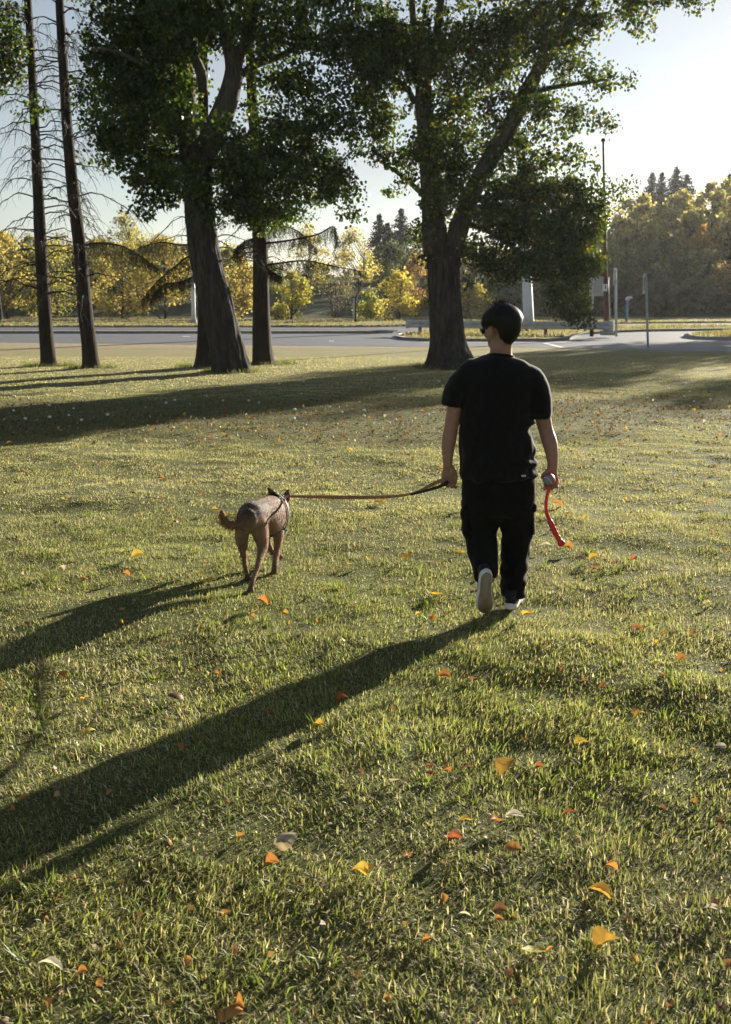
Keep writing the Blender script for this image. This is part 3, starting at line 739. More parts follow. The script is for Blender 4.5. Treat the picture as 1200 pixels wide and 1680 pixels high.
# poplar whose crown just enters the picture at the upper left
poplar('poplar_tree', 'poplar standing out of view whose foliage enters at the upper left corner', 26.5,
    [(-190, 606, 60), (-188, 560, 46), (-190, 430, 42), (-195, 300, 38), (-190, 180, 34)],
    [[(-192, 200, 26), (-150, 130, 18), (-90, 90, 12, -.3), (-30, 75, 8, -.5), (20, 70, 4, -.5)],
     [(-190, 200, 28), (-205, 80, 20), (-210, -80, 14), (-210, -260, 5)],
     [(-190, 210, 20), (-240, 120, 12), (-290, 60, 5)]],
    [(15, 60, 30, 60, 1.0), (30, 130, 22, 22, .8), (-10, 110, 34, 45, 1.0), (-70, 40, 60, 70, .7), (-60, 150, 50, 40, .6), (-150, 10, 90, 80, .35), (-230, 60, 80, 80, .35), (-200, -120, 120, 80, .3), (-210, -260, 80, 60, .3)], 24, 55)

# ------------------------------------------------------------------ spruces
def hang_twigs(geo, P, rng, dens, lmin, lmax, r=.0035, drift=.3):
    for p in P:
        for _ in range(rng.poisson(dens)):
            L_ = rng.uniform(lmin, lmax); d = np.array((rng.normal() * drift, rng.normal() * drift, -1.0)); d /= np.linalg.norm(d)
            pts = np.stack([p, p + d * L_ * .5 + rng.normal(size=3) * .02, p + d * L_ + rng.normal(size=3) * .05])
            geo.add(*loft(pts, np.array((r * 1.3, r, r * .6)), n=3, cap=False)[:2])

def branch_curve(p0, az, L_, rise, sag, rng, k=9):
    t = np.linspace(0, 1, k); h = np.stack([np.cos(az) * t * L_, np.sin(az) * t * L_, rise * np.sin(t * 1.9) * L_ - sag * t ** 2.2 * L_], 1)
    h[1:] += rng.normal(size=(k - 1, 3)) * 0.018 * L_
    return p0 + h

def needles(P, rng, per, ln, wid, spread=1.0, down=0.4):
    """sprays of needles along twig points"""
    n = len(P) * per; C = np.repeat(P, per, 0) + rng.normal(size=(n, 3)) * 0.025
    a = rng.normal(size=(n, 3)) * spread; a[:, 2] -= down; a /= np.linalg.norm(a, axis=1, keepdims=True)
    b = np.cross(a, rng.normal(size=(n, 3))); b /= np.linalg.norm(b, axis=1, keepdims=True) + 1e-9
    Ls = ln * rng.uniform(.6, 1.3, (n, 1))
    V = np.stack([C - b * wid * .5, C + b * wid * .5, C + a * Ls + b * wid * .2, C + a * Ls - b * wid * .2], 1).reshape(-1, 3)
    return V, np.arange(4 * n).reshape(-1, 4)

def near_spruce(name, label, Y0, pts, seed, zdead=(1.9, 8.5), whorls=14, dl=(0.9, 2.1), green=(), crown_z=9.5, tuft=True, sidebias=None):
    rng = np.random.default_rng(seed)
    base = at(pts[0][0], pts[0][1], Y0); base[2] = 0
    t = thing(name, label, 'tree', base)
    g, C, r = trunk(pts, Y0, n=22, step=.05, ridge=.07, flare=.30, seed=seed); put('trunk', g, M_SPBARK, t, smooth=True)
    zs = C[:, 2]
    def on(z): k = int(np.argmin(np.abs(zs - z))); return C[k], r[k]
    # knots and branch stubs up the trunk
    dead = Geo()
    for z in np.linspace(zdead[0], zdead[1], whorls):
        for q in range(rng.integers(3, 6)):
            p0, r0 = on(z + rng.normal() * .1); az = rng.uniform(0, 6.283); L_ = rng.uniform(*dl) * (0.75 if z > 7 else 1)
            P = branch_curve(p0, az, L_, rng.uniform(.10, .32), rng.uniform(.3, .75), rng)
            dead.add(*loft(P, np.linspace(.022, .005, len(P)), n=4, cap=False)[:2])
            for s_ in range(3, len(P)):
                for sd in (-1, 1):
                    if rng.random() < .55:
                        l2 = L_ * rng.uniform(.12, .32); a2 = az + sd * rng.uniform(.5, 1.0)
                        P2 = branch_curve(P[s_], a2, l2, .05, rng.uniform(.6, 1.2), rng, 5)
                        dead.add(*loft(P2, np.linspace(.008, .003, 5), n=3, cap=False)[:2])
            hang_twigs(dead, P[3:], rng, 1.0, .08, .40)
    put('dead_branches', dead, M_TWIG, t)
    if green:
        gb, gn = Geo(), []
        for (gl, L0, sagw) in green:                       # px polyline of a living drooping branch
            S = spline(np.array([at(a, b, Y0 + d) for a, b, d in gl]), 26)
            gb.add(*loft(S, np.linspace(.035, .008, 26), n=5, cap=False)[:2])
            tot = S
            for k, p in enumerate(S[2:]):
                for _ in range(4):
                    L_ = L0 * rng.uniform(.35, 1.1) * (.6 + .4 * math.sin(min(1, k / 20) * 3.0)); d = np.array((rng.normal() * .5, rng.normal() * .7, -sagw)); d /= np.linalg.norm(d)
                    q = p + d * L_ * np.linspace(0, 1, 8)[:, None] + np.array((0, 0, -.12)) * L_ * (np.linspace(0, 1, 8)[:, None] ** 2)
                    gb.add(*loft(q[::2], np.linspace(.006, .003, 4), n=3, cap=False)[:2]); gn.append(q[1:])
            gn.append(S[3:])
        put('living_branches', gb, M_TWIG, t)
        NP = np.concatenate(gn); V, Q = needles(NP, rng, 7, .055, .006, 1.0, .35)
        put('needles', (V, Q, None, np.repeat(pal(rng, len(V) // 4, [(.035, .045, .018), (.05, .055, .02), (.075, .06, .025)], [3, 3, 2]), 4, 0)), M_NEEDLE, t)
    # green head of the tree, above the picture
    top = C[-1]; gb = Geo(); gn = []
    for z in np.arange(crown_z, top[2], .32):
        f = 1 - (z - crown_z) / (top[2] - crown_z + .5); p0, _ = on(z)
        for q in range(6):
            az = rng.uniform(0, 6.283); P = branch_curve(p0, az, .4 + 1.5 * f * rng.uniform(.7, 1.1), .15, .5, rng, 9)
            gb.add(*loft(P, np.linspace(.02, .005, 9), n=4, cap=False)[:2]); gn.append(P[2:])
    if gn:
        put('upper_branches', gb, M_TWIG, t); V, Q = needles(np.concatenate(gn), rng, 9, .16, .03, 1.0, .5)
        put('crown', (V, Q, None, np.repeat(pal(rng, len(V) // 4, [(.03, .05, .02), (.045, .06, .022)], [1, 1]), 4, 0)), M_NEEDLE, t)
    if tuft:
        bl = Geo(); n = 260; an = rng.uniform(0, 6.283, n); rr = r[0] * rng.uniform(1.2, 2.1, n)
        B = np.stack([base[0] + np.cos(an) * rr * 1.5, base[1] + np.sin(an) * rr, np.zeros(n)], 1); h = rng.uniform(.05, .14, n)
        d = np.stack([rng.normal(size=n) * .3, rng.normal(size=n) * .3, np.ones(n)], 1); w = .008
        V = np.stack([B - [w, 0, 0], B + [w, 0, 0], B + d * h[:, None]], 1).reshape(-1, 3)
        o = put('grass_tuft', (V, None, np.arange(3 * n).reshape(-1, 3), np.repeat(pal(rng, n, [(.07, .10, .025), (.14, .13, .05)], [2, 1]), 3, 0)), M_AUTUMN, t); tag(o, kind='stuff')
    return t

near_spruce('spruce_tree', 'leftmost bare spruce trunk with thin arching dead branches', 26.8,
    [(80, 602, 27), (79, 590, 24), (76, 540, 22), (70, 450, 20), (66, 380, 19), (62, 300, 17), (57, 200, 15), (52, 100, 13), (46, 0, 12), (41, -100, 10), (30, -330, 4)], 61, whorls=18, dl=(.9, 2.0))
near_spruce('spruce_tree', 'second bare spruce trunk from the left with a drooping needled branch', 25.8,
    [(150, 607, 28), (149, 592, 26), (146, 560, 24), (141, 520, 23), (135, 450, 21), (129, 390, 20), (121, 320, 19), (113, 240, 17), (105, 120, 15), (98, 0, 13), (92, -110, 10), (80, -330, 4)], 62, whorls=16, dl=(.9, 1.9),
    green=[([(135, 402, 0), (165, 399, -.4), (200, 404, -.8), (230, 420, -1.1), (258, 440, -1.3)], .45, 1.3)])
near_spruce('spruce_tree', 'spruce trunk half hidden directly behind the leaning poplar trunk', 26.3,
    [(334, 604, 30), (335, 590, 27), (337, 540, 24), (338, 450, 22), (336, 350, 20), (334, 200, 17), (332, 0, 13), (330, -200, 7), (330, -330, 3)], 63, whorls=6, zdead=(2.5, 5.5), dl=(.8, 1.8),
    green=[([(336, 425, 0), (312, 420, -.4), (285, 440, -.8), (258, 462, -1.1), (236, 488, -1.3)], .55, 1.4), ([(336, 395, 0), (300, 402, .5), (262, 398, .9), (215, 412, 1.2)], .45, 1.2), ([(336, 445, 0), (300, 462, -.5), (268, 468, -.7), (248, 492, -.8)], .35, 1.6)])
near_spruce('spruce_tree', 'spruce with straight dark trunk and drooping needled branches right of the leaning poplar', 27.6,
    [(433, 599, 38), (432, 588, 34), (430, 550, 30), (429, 500, 27), (428, 420, 25), (425, 340, 22), (420, 250, 19), (412, 120, 15), (408, 0, 12), (404, -200, 7), (402, -300, 3)], 64, whorls=9, zdead=(2.4, 5.2), dl=(.7, 1.6),
    green=[([(430, 436, 0), (455, 432, -.3), (500, 428, -.6), (545, 436, -.8), (600, 447, -.9)], .42, 1.2), ([(430, 400, 0), (470, 395, -.8), (520, 385, -1.2), (548, 372, -1.3), (552, 400, -1.35)], .5, 1.6),
           ([(428, 400, 0), (455, 372, .9), (490, 380, 1.5), (520, 410, 1.8)], .4, 1.3), ([(428, 430, 0), (445, 445, -.6), (462, 455, -.9)], .3, 1.5), ([(428, 390, 0), (405, 395, -.7), (385, 410, -1.0)], .4, 1.5)])

# ------------------------------------------------------------------ trees beyond the road
def far_tree(name, label, px, pyt, wpx, Y, cols, wts, seed, leaf=.17, n_leaf=3600, shape='round', low=.12, gap=0.5, stems=1, geo=None, group=None, cat='tree', z0=None, tk=.06, lean=0.0):
    rng = np.random.default_rng(seed)
    base = at(px, 525, Y); base[2] = (hill_h(np.array([base[0]]), np.array([Y]))[0] - .25) if z0 is None else z0
    top = at(px, pyt, Y)[2]; H = top - base[2]; W = wpx / 2 * pxm(Y)
    bk, fo = Geo(), None
    nl = 22 + int(W * 6); C = []
    P0 = base + np.array((0, 0, .0))
    for s_ in range(stems):
        o = np.array((rng.normal() * W * .25, rng.normal() * W * .25, 0)) if stems > 1 else np.zeros(3)
        tp = base + o + np.array((lean * H + rng.normal() * .06 * H, rng.normal() * .05 * H, H * .9))
        S = spline(np.array([base + o * .4, base + o * .8 + (tp - base - o) * .4 + rng.normal(size=3) * .04 * H, tp]), 9)
        bk.add(*loft(S, np.linspace(tk * H ** .5 * .8, .025, 9), n=6, cap=False)[:2])
        for q in range(nl // stems):
            f = low + (1 - low) * rng.random() ** .8
            if shape == 'round': wr = math.sin(min(1, (f - low) / (1 - low) * .86 + .14) * math.pi) ** .7
            elif shape == 'cone': wr = 1.02 - f
            else: wr = (.55 + .45 * math.sin(f * 3.1)) * (1 if f < .85 else .7)
            az = rng.uniform(0, 6.283); rr = W * wr * rng.uniform(.35, 1.05)
            c = base + o * .6 + np.array((math.cos(az) * rr + lean * H * f, math.sin(az) * rr, H * f)); C.append(c)
            k = int(np.clip((f - .22) * 9, 0, 8)); pts = np.stack([S[k], (S[k] + c) / 2 + np.array((0, 0, -.05 * rr)), c])
            bk.add(*loft(pts, np.array((.05, .03, .015)) * (H / 8), n=3, cap=False)[:2])
    C = np.array(C); n = len(C)
    idx = rng.choice(n, n_leaf); u = rng.normal(size=(n_leaf, 3)); u /= np.linalg.norm(u, axis=1, keepdims=True); u *= rng.random((n_leaf, 1)) ** .5
    rad = (W * .30 + .35) * rng.uniform(.5, 1.2, n)
    Pl = C[idx] + u * rad[idx][:, None] * np.array((1, 1, .8)); Pl[:, 2] = np.maximum(Pl[:, 2], base[2] + .1)
    V, Q = leafquads(Pl, leaf * rng.uniform(.6, 1.4, n_leaf), rng, droop=.2, wid=.5)
    cc = pal(rng, n_leaf, cols, wts) * (1 + .28 * rng.normal(size=(n, 1)))[idx].clip(.45, 1.8)
    cc = np.repeat(np.clip(cc, .004, .8), 4, 0)
    if geo is not None:
        geo[0].add(V, Q, None, cc); geo[1].add(*bk.arrays()[:2]); return None
    t = thing(name, label, cat, base, group)
    put('trunk', bk, M_TWIG, t); put('crown', (V, Q, None, cc), M_AUTUMN, t)
    return t

GOLD = [(.52, .43, .14), (.43, .37, .12), (.31, .31, .10), (.45, .32, .10), (.17, .20, .07)]
OLIVE = [(.27, .26, .07), (.18, .19, .06), (.42, .34, .08), (.12, .14, .05)]
RUST = [(.34, .19, .06), (.26, .15, .06), (.22, .17, .07)]
GREEN = [(.06, .085, .035), (.085, .11, .04), (.045, .065, .03)]
far_tree('birch_tree', 'golden tree at the far left edge beyond the road', 12, 392, 90, 86, GOLD, [4, 3, 2, 3, 1], 101, n_leaf=4200)
far_tree('birch_tree', 'olive green tree between the two bare spruce trunks beyond the road', 92, 405, 120, 90, OLIVE, [3, 3, 2, 2], 102, n_leaf=4600)
far_tree('birch_tree', 'bright yellow tree seen just right of the second bare spruce trunk', 200, 415, 110, 84, GOLD, [5, 3, 2, 2, 1], 103, n_leaf=4600)
far_tree('birch_tree', 'tall golden tree beyond the road left of the leaning poplar', 268, 392, 110, 86, GOLD, [4, 4, 2, 2, 2], 104, n_leaf=5200, stems=2)
far_tree('birch_tree', 'pale olive tree rising behind the golden trees at left', 215, 352, 90, 104, OLIVE, [4, 2, 3, 1], 105, n_leaf=2800)
far_tree('birch_tree', 'yellow tree showing between the leaning poplar and the straight spruce', 395, 425, 70, 85, GOLD, [4, 3, 2, 3, 1], 106, n_leaf=3200)
far_tree('birch_tree', 'small yellow green tree with slender stem right of the straight spruce', 478, 445, 62, 82, [(.42, .36, .06), (.33, .32, .06), (.22, .24, .05)], [3, 3, 2], 107, n_leaf=1900, low=.25)
far_tree('birch_tree', 'tall golden tree filling the gap between the two poplars', 578, 382, 84, 108, GOLD, [3, 3, 3, 1, 2], 108, n_leaf=3800)
far_tree('birch_tree', 'golden tree top rising right of the straight spruce trunk', 505, 372, 70, 112, GOLD, [3, 3, 3, 1, 2], 109, n_leaf=2600)
far_tree('shrub', 'bright yellow rounded shrub left of the right poplar trunk', 652, 448, 58, 82, [(.50, .42, .09), (.40, .34, .07), (.28, .27, .06)], [4, 3, 2], 110, n_leaf=2600, stems=3, low=.05, cat='shrub')
far_tree('shrub', 'greenish yellow shrub beside the thin dark sign post', 608, 478, 40, 84, [(.34, .33, .08), (.22, .25, .07)], [2, 2], 111, n_leaf=1300, stems=3, low=.05, cat='shrub')
far_tree('shrub', 'low yellow green bush at the foot of the far bank right of the straight spruce', 465, 502, 44, 83, [(.40, .36, .07), (.28, .28, .06)], [2, 2], 112, n_leaf=1200, stems=3, low=.02, cat='shrub')
far_tree('birch_tree', 'rust pink tree just left of the right poplar trunk', 682, 425, 62, 96, RUST + [(.30, .25, .08)], [3, 3, 2, 3], 113, n_leaf=2600)
far_tree('birch_tree', 'olive yellow tree showing right of the right poplar trunk', 772, 470, 70, 88, OLIVE, [3, 2, 3, 1], 114, n_leaf=2600)
far_tree('birch_tree', 'thin dark tree trunk with gold leaves at the far left', 2, 400, 40, 80, GOLD, [3, 3, 2, 2, 2], 115, n_leaf=900, tk=.11, low=.5)
far_tree('shrub', 'grey twiggy shrub on the shaded bank between the poplars', 553, 462, 60, 92, [(.16, .14, .10), (.12, .11, .08)], [1, 1], 116, n_leaf=420, stems=6, low=.1, cat='shrub', tk=.035)
far_tree('birch_tree', 'dark green tree beneath the far spruces between the poplars', 645, 405, 80, 118, GREEN + [(.12, .12, .05)], [3, 3, 2, 1], 117, n_leaf=2600, leaf=.26)
far_tree('birch_tree', 'orange russet tree high on the wooded hill at right', 1140, 372, 74, 112, RUST + [(.42, .26, .07)], [3, 2, 2, 2], 118, n_leaf=2600, leaf=.2)
far_tree('shrub', 'pale gold bush low on the wooded hill at the right edge', 1188, 440, 76, 100, [(.40, .30, .11), (.30, .23, .09), (.24, .2, .08)], [3, 3, 2], 119, n_leaf=2400, stems=3, low=.05, cat='shrub')

def far_spruce(label, px, pyt, wpx, Y, seed):
    rng = np.random.default_rng(seed); base = at(px, 520, Y); base[2] = hill_h(np.array([base[0]]), np.array([Y]))[0] - .4
    top = at(px, pyt, Y); H = top[2] - base[2]; W = wpx * 1.15 * pxm(Y)
    t = thing('spruce_tree', label, 'tree', base)
    put('trunk', loft(np.stack([base, base + (0, 0, H * .5), base + (0, 0, H)]), np.array((.22, .14, .03)), n=6, dome=False), M_SPBARK, t)
    gn = []
    for z in np.linspace(H * .12, H * .985, 42):
        f = 1 - z / H
        for q in range(7):
            az = rng.uniform(0, 6.283); L_ = (W * (f ** .85) * rng.uniform(.6, 1.25) + .12); tt = np.linspace(.1, 1, max(4, int(L_ / .14)))[:, None]
            gn.append(base + (0, 0, z) + np.array((math.cos(az), math.sin(az), -.25)) * L_ * tt + np.array((0, 0, .18)) * L_ * tt ** 2)
    P = np.concatenate(gn); V, Q = needles(P, rng, 2, .30, .13, .8, .3)
    put('crown', (V, Q, None, np.repeat(pal(rng, len(V) // 4, [(.018, .032, .020), (.028, .042, .026)], [1, 1]), 4, 0)), M_NEEDLE, t)
far_spruce('dark spruce left of the others in the gap between the two poplars', 622, 352, 34, 130, 201)
far_spruce('slim dark spruce in the middle of the gap between the two poplars', 636, 366, 30, 126, 202)
far_spruce('tallest dark spruce in the gap, next to the right poplar', 657, 342, 44, 134, 203)
far_spruce('leftmost dark spruce on the hilltop at right', 1057, 283, 30, 165, 204)
far_spruce('slim spruce second from left on the hilltop at right', 1073, 283, 26, 168, 205)
far_spruce('tallest dark spruce on the hilltop at right', 1096, 274, 40, 165, 206)
far_spruce('spruce at the right end of the hilltop clump', 1112, 286, 32, 168, 207)
far_spruce('lone spruce tip rising from the golden wood at the right edge', 1181, 285, 30, 170, 208)

# the wood on the hill and behind the roadside trees: one mass
def wood(name, label, spots, leaf, seed0):
    fo, bk = Geo(), Geo()
    for q, (px, pyt, w_, Y, cols, nl) in enumerate(spots):
        far_tree('', '', px, pyt, w_, Y, cols, [1] * len(cols), seed0 + q, leaf=leaf, n_leaf=nl, geo=(fo, bk), low=.05)
    c = fo.arrays()[0].mean(0); c[2] = 0
    t = thing(name, label, 'woodland', c, kind='stuff')
    o = put('foliage', fo, M_AUTUMN, t); o2 = put('trunks', bk, M_TWIG, t)
rw = np.random.default_rng(78); spots = []
HG = [(.54, .46, .15), (.46, .40, .13), (.36, .34, .11), (.26, .27, .09)]; HO = [(.28, .27, .10), (.22, .22, .085), (.33, .28, .10)]; HD = [(.16, .18, .075), (.20, .19, .08), (.12, .15, .065)]
for Y, row in ((99, 0), (107, 1), (118, 2), (131, 3), (146, 4)):
    for px in np.arange(900 + row * 8, 1310, 30 - row * 1.5):
        pt = [462, 425, 385, 345, 322][row] + rw.normal() * 11 - 24 * sstep(1060, 1190, px) * (row > 1) + 45 * sstep(1030, 960, px) * (row > 1)
        if row == 4 and px < 1010: continue
        spots.append((px + rw.normal() * 8, pt, rw.uniform(44, 66), Y + rw.normal() * 2.5, [HD, HD + HO, HO, HO + HG, HG][row], 1150))
wood('hillside_wood', 'hazy golden and olive wood covering the hill at right', spots, .37, 500)
spots = []
for Y, row in ((110, 0), (122, 1), (140, 2)):
    for px in np.arange(-90, 380, 36):
        spots.append((px + rw.normal() * 10, [424, 402, 390][row] + rw.normal() * 10, rw.uniform(46, 70), Y + rw.normal() * 2, [OLIVE + GREEN, OLIVE, OLIVE + GOLD][row], 1100))
    for px in np.arange(700, 920, 34):
        spots.append((px + rw.normal() * 10, [468, 440, 415][row] + rw.normal() * 10, rw.uniform(46, 66), Y + rw.normal() * 2, [HD, HO + HD, HO][row], 950))
for px, pt in ((400, 440), (440, 430), (690, 395), (715, 400), (520, 430), (360, 420)):
    spots.append((px, pt, 56, 138, OLIVE + GREEN, 900))
wood('background_wood', 'olive and brown wood behind the roadside trees', spots, .32, 800)

# small trees standing to the right of the picture; their shade crosses the lawn
def side_tree(label, x, y, H, W, seed, nl=7000, leaf=.11, cols=None):
    rng = np.random.default_rng(seed); t = thing('roadside_tree', label, 'tree', (x, y, 0), 'roadside trees right of the picture')
    bk = Geo(); base = np.array((x, y, 0.0)); S = spline(np.array([base - (0, 0, .05), base + (.1, .05, H * .3), base + (rng.normal() * .2, 0, H * .8)]), 10)
    bk.add(*loft(S, np.linspace(.16, .03, 10), n=10, cap=False)[:2]); C = []
    for q in range(70):
        f = rng.uniform(.34, .96); az = rng.uniform(0, 6.283); rr = W * math.sin(min(1, (f - .2) / .8 * .8 + .2) * math.pi) ** .6 * rng.uniform(.3, 1)
        c = base + np.array((math.cos(az) * rr, math.sin(az) * rr, H * f)); C.append(c); k = int(f * 7)
        bk.add(*loft(np.stack([S[k], (S[k] + c) / 2 + (0, 0, .1), c]), np.array((.04, .025, .01)), n=4, cap=False)[:2])
    put('trunk', bk, M_LIMB, t, smooth=True)
    C = np.array(C); idx = rng.choice(len(C), nl); u = rng.normal(size=(nl, 3)); u /= np.linalg.norm(u, axis=1, keepdims=True); u *= rng.random((nl, 1)) ** .5
    V, Q = leafquads(C[idx] + u * (rng.uniform(.3, .65, len(C)) * W / 1.7)[idx][:, None], leaf * rng.uniform(.6, 1.3, nl), rng)
    put('crown', (V, Q, None, np.repeat(pal(rng, nl, cols or [(.06, .10, .025), (.12, .13, .03), (.25, .19, .03)], [3, 2, 1]), 4, 0)), M_LEAF, t)
side_tree('roadside tree just outside the right edge of the picture', 23.6, 53.5, 11.2, 3.0, 301, nl=11000, leaf=.20)
side_tree('second roadside tree outside the right edge of the picture', 27.6, 54.5, 11.6, 3.0, 302, nl=8000, leaf=.20)
side_tree('third roadside tree outside the right edge of the picture', 32.6, 54.0, 11.0, 2.8, 303, nl=4200, leaf=.20)
side_tree('fourth roadside tree outside the right edge of the picture', 38.0, 55.0, 11.8, 3.0, 304, nl=4200, leaf=.20)

# ------------------------------------------------------------------ sunlit air
def haze(density=0.00013):
    V, Q = box((0, 380, 13.0), (1960, 1560, 30.0))
    m, t, out = nodes('sunlit_air')
    pv = N(t, 'ShaderNodeVolumePrincipled'); pv.inputs['Color'].default_value = (.93, .95, 1.0, 1); pv.inputs['Density'].default_value = density; pv.inputs['Anisotropy'].default_value = 0.5
    t.links.new(pv.outputs['Volume'], out.inputs['Volume'])
    o = put('haze', (V, Q, None), m); tag(o, 'thin sunlit haze in the air over the park', 'haze', kind='stuff')
haze()
# ================================================================== grass of the lawn
M_GRASS = leafmat('grass_blade', trans=0.46, tint=(1.28, 1.24, 0.82), gloss=0.02, rough=0.45)

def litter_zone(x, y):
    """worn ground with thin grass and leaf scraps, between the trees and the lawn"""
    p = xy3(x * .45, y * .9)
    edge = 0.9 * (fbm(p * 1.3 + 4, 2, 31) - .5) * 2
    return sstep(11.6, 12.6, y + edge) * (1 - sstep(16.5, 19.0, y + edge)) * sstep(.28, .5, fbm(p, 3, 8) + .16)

def make_grass():
    rng = np.random.default_rng(5)
    geo = Geo()
    zones = [(1.25, 3.0, 23000, 2, .0033, (.019, .044)), (3.0, 5.0, 17500, 2, .0037, (.017, .038)), (5.0, 8.0, 12500, 1, .0048, (.015, .031)), (8.0, 13.0, 5800, 1, .0075, (.013, .026)), (13.0, 20.0, 1750, 1, .0155, (.014, .025)), (20.0, 31.0, 480, 1, .028, (.016, .026))]
    zones = [z + (0.0, 0.35 if z[0] < 8 else 1.3) for z in zones] + [(0.4, 5.0, 4300, 1, .0085, (.019, .042), .35, 2.9), (5.0, 8.0, 3300, 1, .009, (.016, .032), .35, 2.9), (8.0, 13.0, 2400, 1, .011, (.014, .027), 1.3, 3.2)]
    for (y0, y1, den, seg, w0, hr, m0, mar) in zones:
        half = 0.385 * y1 + mar
        n = int(den * 2 * half * (y1 - y0))
        x = rng.uniform(-half, half, n); y = rng.uniform(y0, y1, n)
        k = np.abs(x) < 0.385 * y + mar
        if m0: k &= (np.abs(x) >= 0.385 * y + m0) | (y < 1.25)
        x, y = x[k], y[k]
        p = xy3(x, y)
        cl = fbm(p * 5.5, 2, 21); big = fbm(p * 1.3 + 7, 3, 22); dry = fbm(p * .8 + 31, 3, 23); fine = vnoise(p * 19, 25)
        lz = litter_zone(x, y)
        # thinner in worn spots, tufty elsewhere
        keep = rng.random(len(x)) < np.clip(0.72 + .8 * (cl - .35) + .35 * (fine - .4), .55, 1.0) * (1 - .62 * lz)
        x, y, cl, big, dry, fine, lz = [a[keep] for a in (x, y, cl, big, dry, fine, lz)]
        n = len(x); B = np.stack([x, y, gh(x, y) - .004], 1)
        straw = rng.random(n) < np.clip(.34 + .9 * (dry - .45), .12, .62) + .15 * lz
        flat = rng.random(n) < np.where(straw, .65, .22)
        h = rng.uniform(hr[0], hr[1], n) * (.75 + .55 * np.clip((cl - .25) * 2, 0, 1)) * (1 + .35 * (big - .5))
        tall = rng.random(n) < .02; h = np.where(tall & ~straw, h * 1.45, h)
        az = fbm(p[keep] * .7 + 50, 2, 41) * 14 + rng.normal(size=n) * 1.3
        lean = np.where(flat, rng.uniform(.9, 1.35, n), np.abs(rng.normal(.62, .42, n)))
        dv = np.stack([np.cos(az) * np.sin(lean), np.sin(az) * np.sin(lean), np.cos(lean)], 1)
        az2 = az + math.pi / 2 + rng.normal(size=n) * .7
        wv = np.stack([np.cos(az2), np.sin(az2), rng.normal(size=n) * .15], 1)
        w = w0 * rng.uniform(.6, 1.35, n) * np.where(rng.random(n) < .06, 1.6, 1.0)
        wv *= w[:, None] * .5
        # colour of each blade
        g1 = np.array((.18, .22, .068)); g2 = np.array((.36, .375, .14)); g3 = np.array((.115, .15, .05)); s1 = np.array((.60, .54, .37)); s2 = np.array((.33, .27, .17))
        t = rng.random(n)[:, None]; m = np.clip(big * 1.5 - .25 + rng.normal(size=n) * .22, 0, 1)[:, None]
        c = g3 * (1 - m) + g2 * m; c = np.where(t < .45, g1 * .6 + c * .4, c)
        c = np.where(straw[:, None], s2 + (s1 - s2) * rng.random((n, 1)), c)
        c *= rng.uniform(.7, 1.3, (n, 1)); c = np.clip(c, .01, .6)
        # the lawn towards the trees is drier
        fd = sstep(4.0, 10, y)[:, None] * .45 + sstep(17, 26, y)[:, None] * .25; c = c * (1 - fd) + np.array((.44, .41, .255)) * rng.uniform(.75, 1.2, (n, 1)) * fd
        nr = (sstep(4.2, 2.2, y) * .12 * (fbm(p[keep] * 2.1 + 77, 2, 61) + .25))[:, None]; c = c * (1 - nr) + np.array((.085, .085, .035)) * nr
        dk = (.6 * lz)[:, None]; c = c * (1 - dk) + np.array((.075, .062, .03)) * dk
        if seg == 2:
            mid = B + dv * (h * .55)[:, None]; bend = dv.copy(); bend[:, 2] -= rng.uniform(.1, .9, n); bend /= np.linalg.norm(bend, axis=1, keepdims=True)
            tip = mid + bend * (h * .5)[:, None]; tip[:, 2] = np.maximum(tip[:, 2], B[:, 2] + .006)
            V = np.stack([B - wv, B + wv, mid + wv * .85, mid - wv * .85, tip], 1).reshape(-1, 3)
            o = np.arange(n)[:, None] * 5
            T = np.concatenate([o + np.array([[0, 1, 2]]), o + np.array([[0, 2, 3]]), o + np.array([[3, 2, 4]])])
            cc = np.repeat(c, 5, 0); tipc = np.arange(n) * 5 + 4
            cc[tipc] = cc[tipc] * .7 + np.array((.22, .19, .08)) * .3
        else:
            tip = B + dv * h[:, None]; V = np.stack([B - wv, B + wv, tip], 1).reshape(-1, 3)
            T = np.arange(3 * n).reshape(-1, 3); cc = np.repeat(c, 3, 0)
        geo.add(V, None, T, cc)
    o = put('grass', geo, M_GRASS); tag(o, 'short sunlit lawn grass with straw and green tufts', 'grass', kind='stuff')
make_grass()

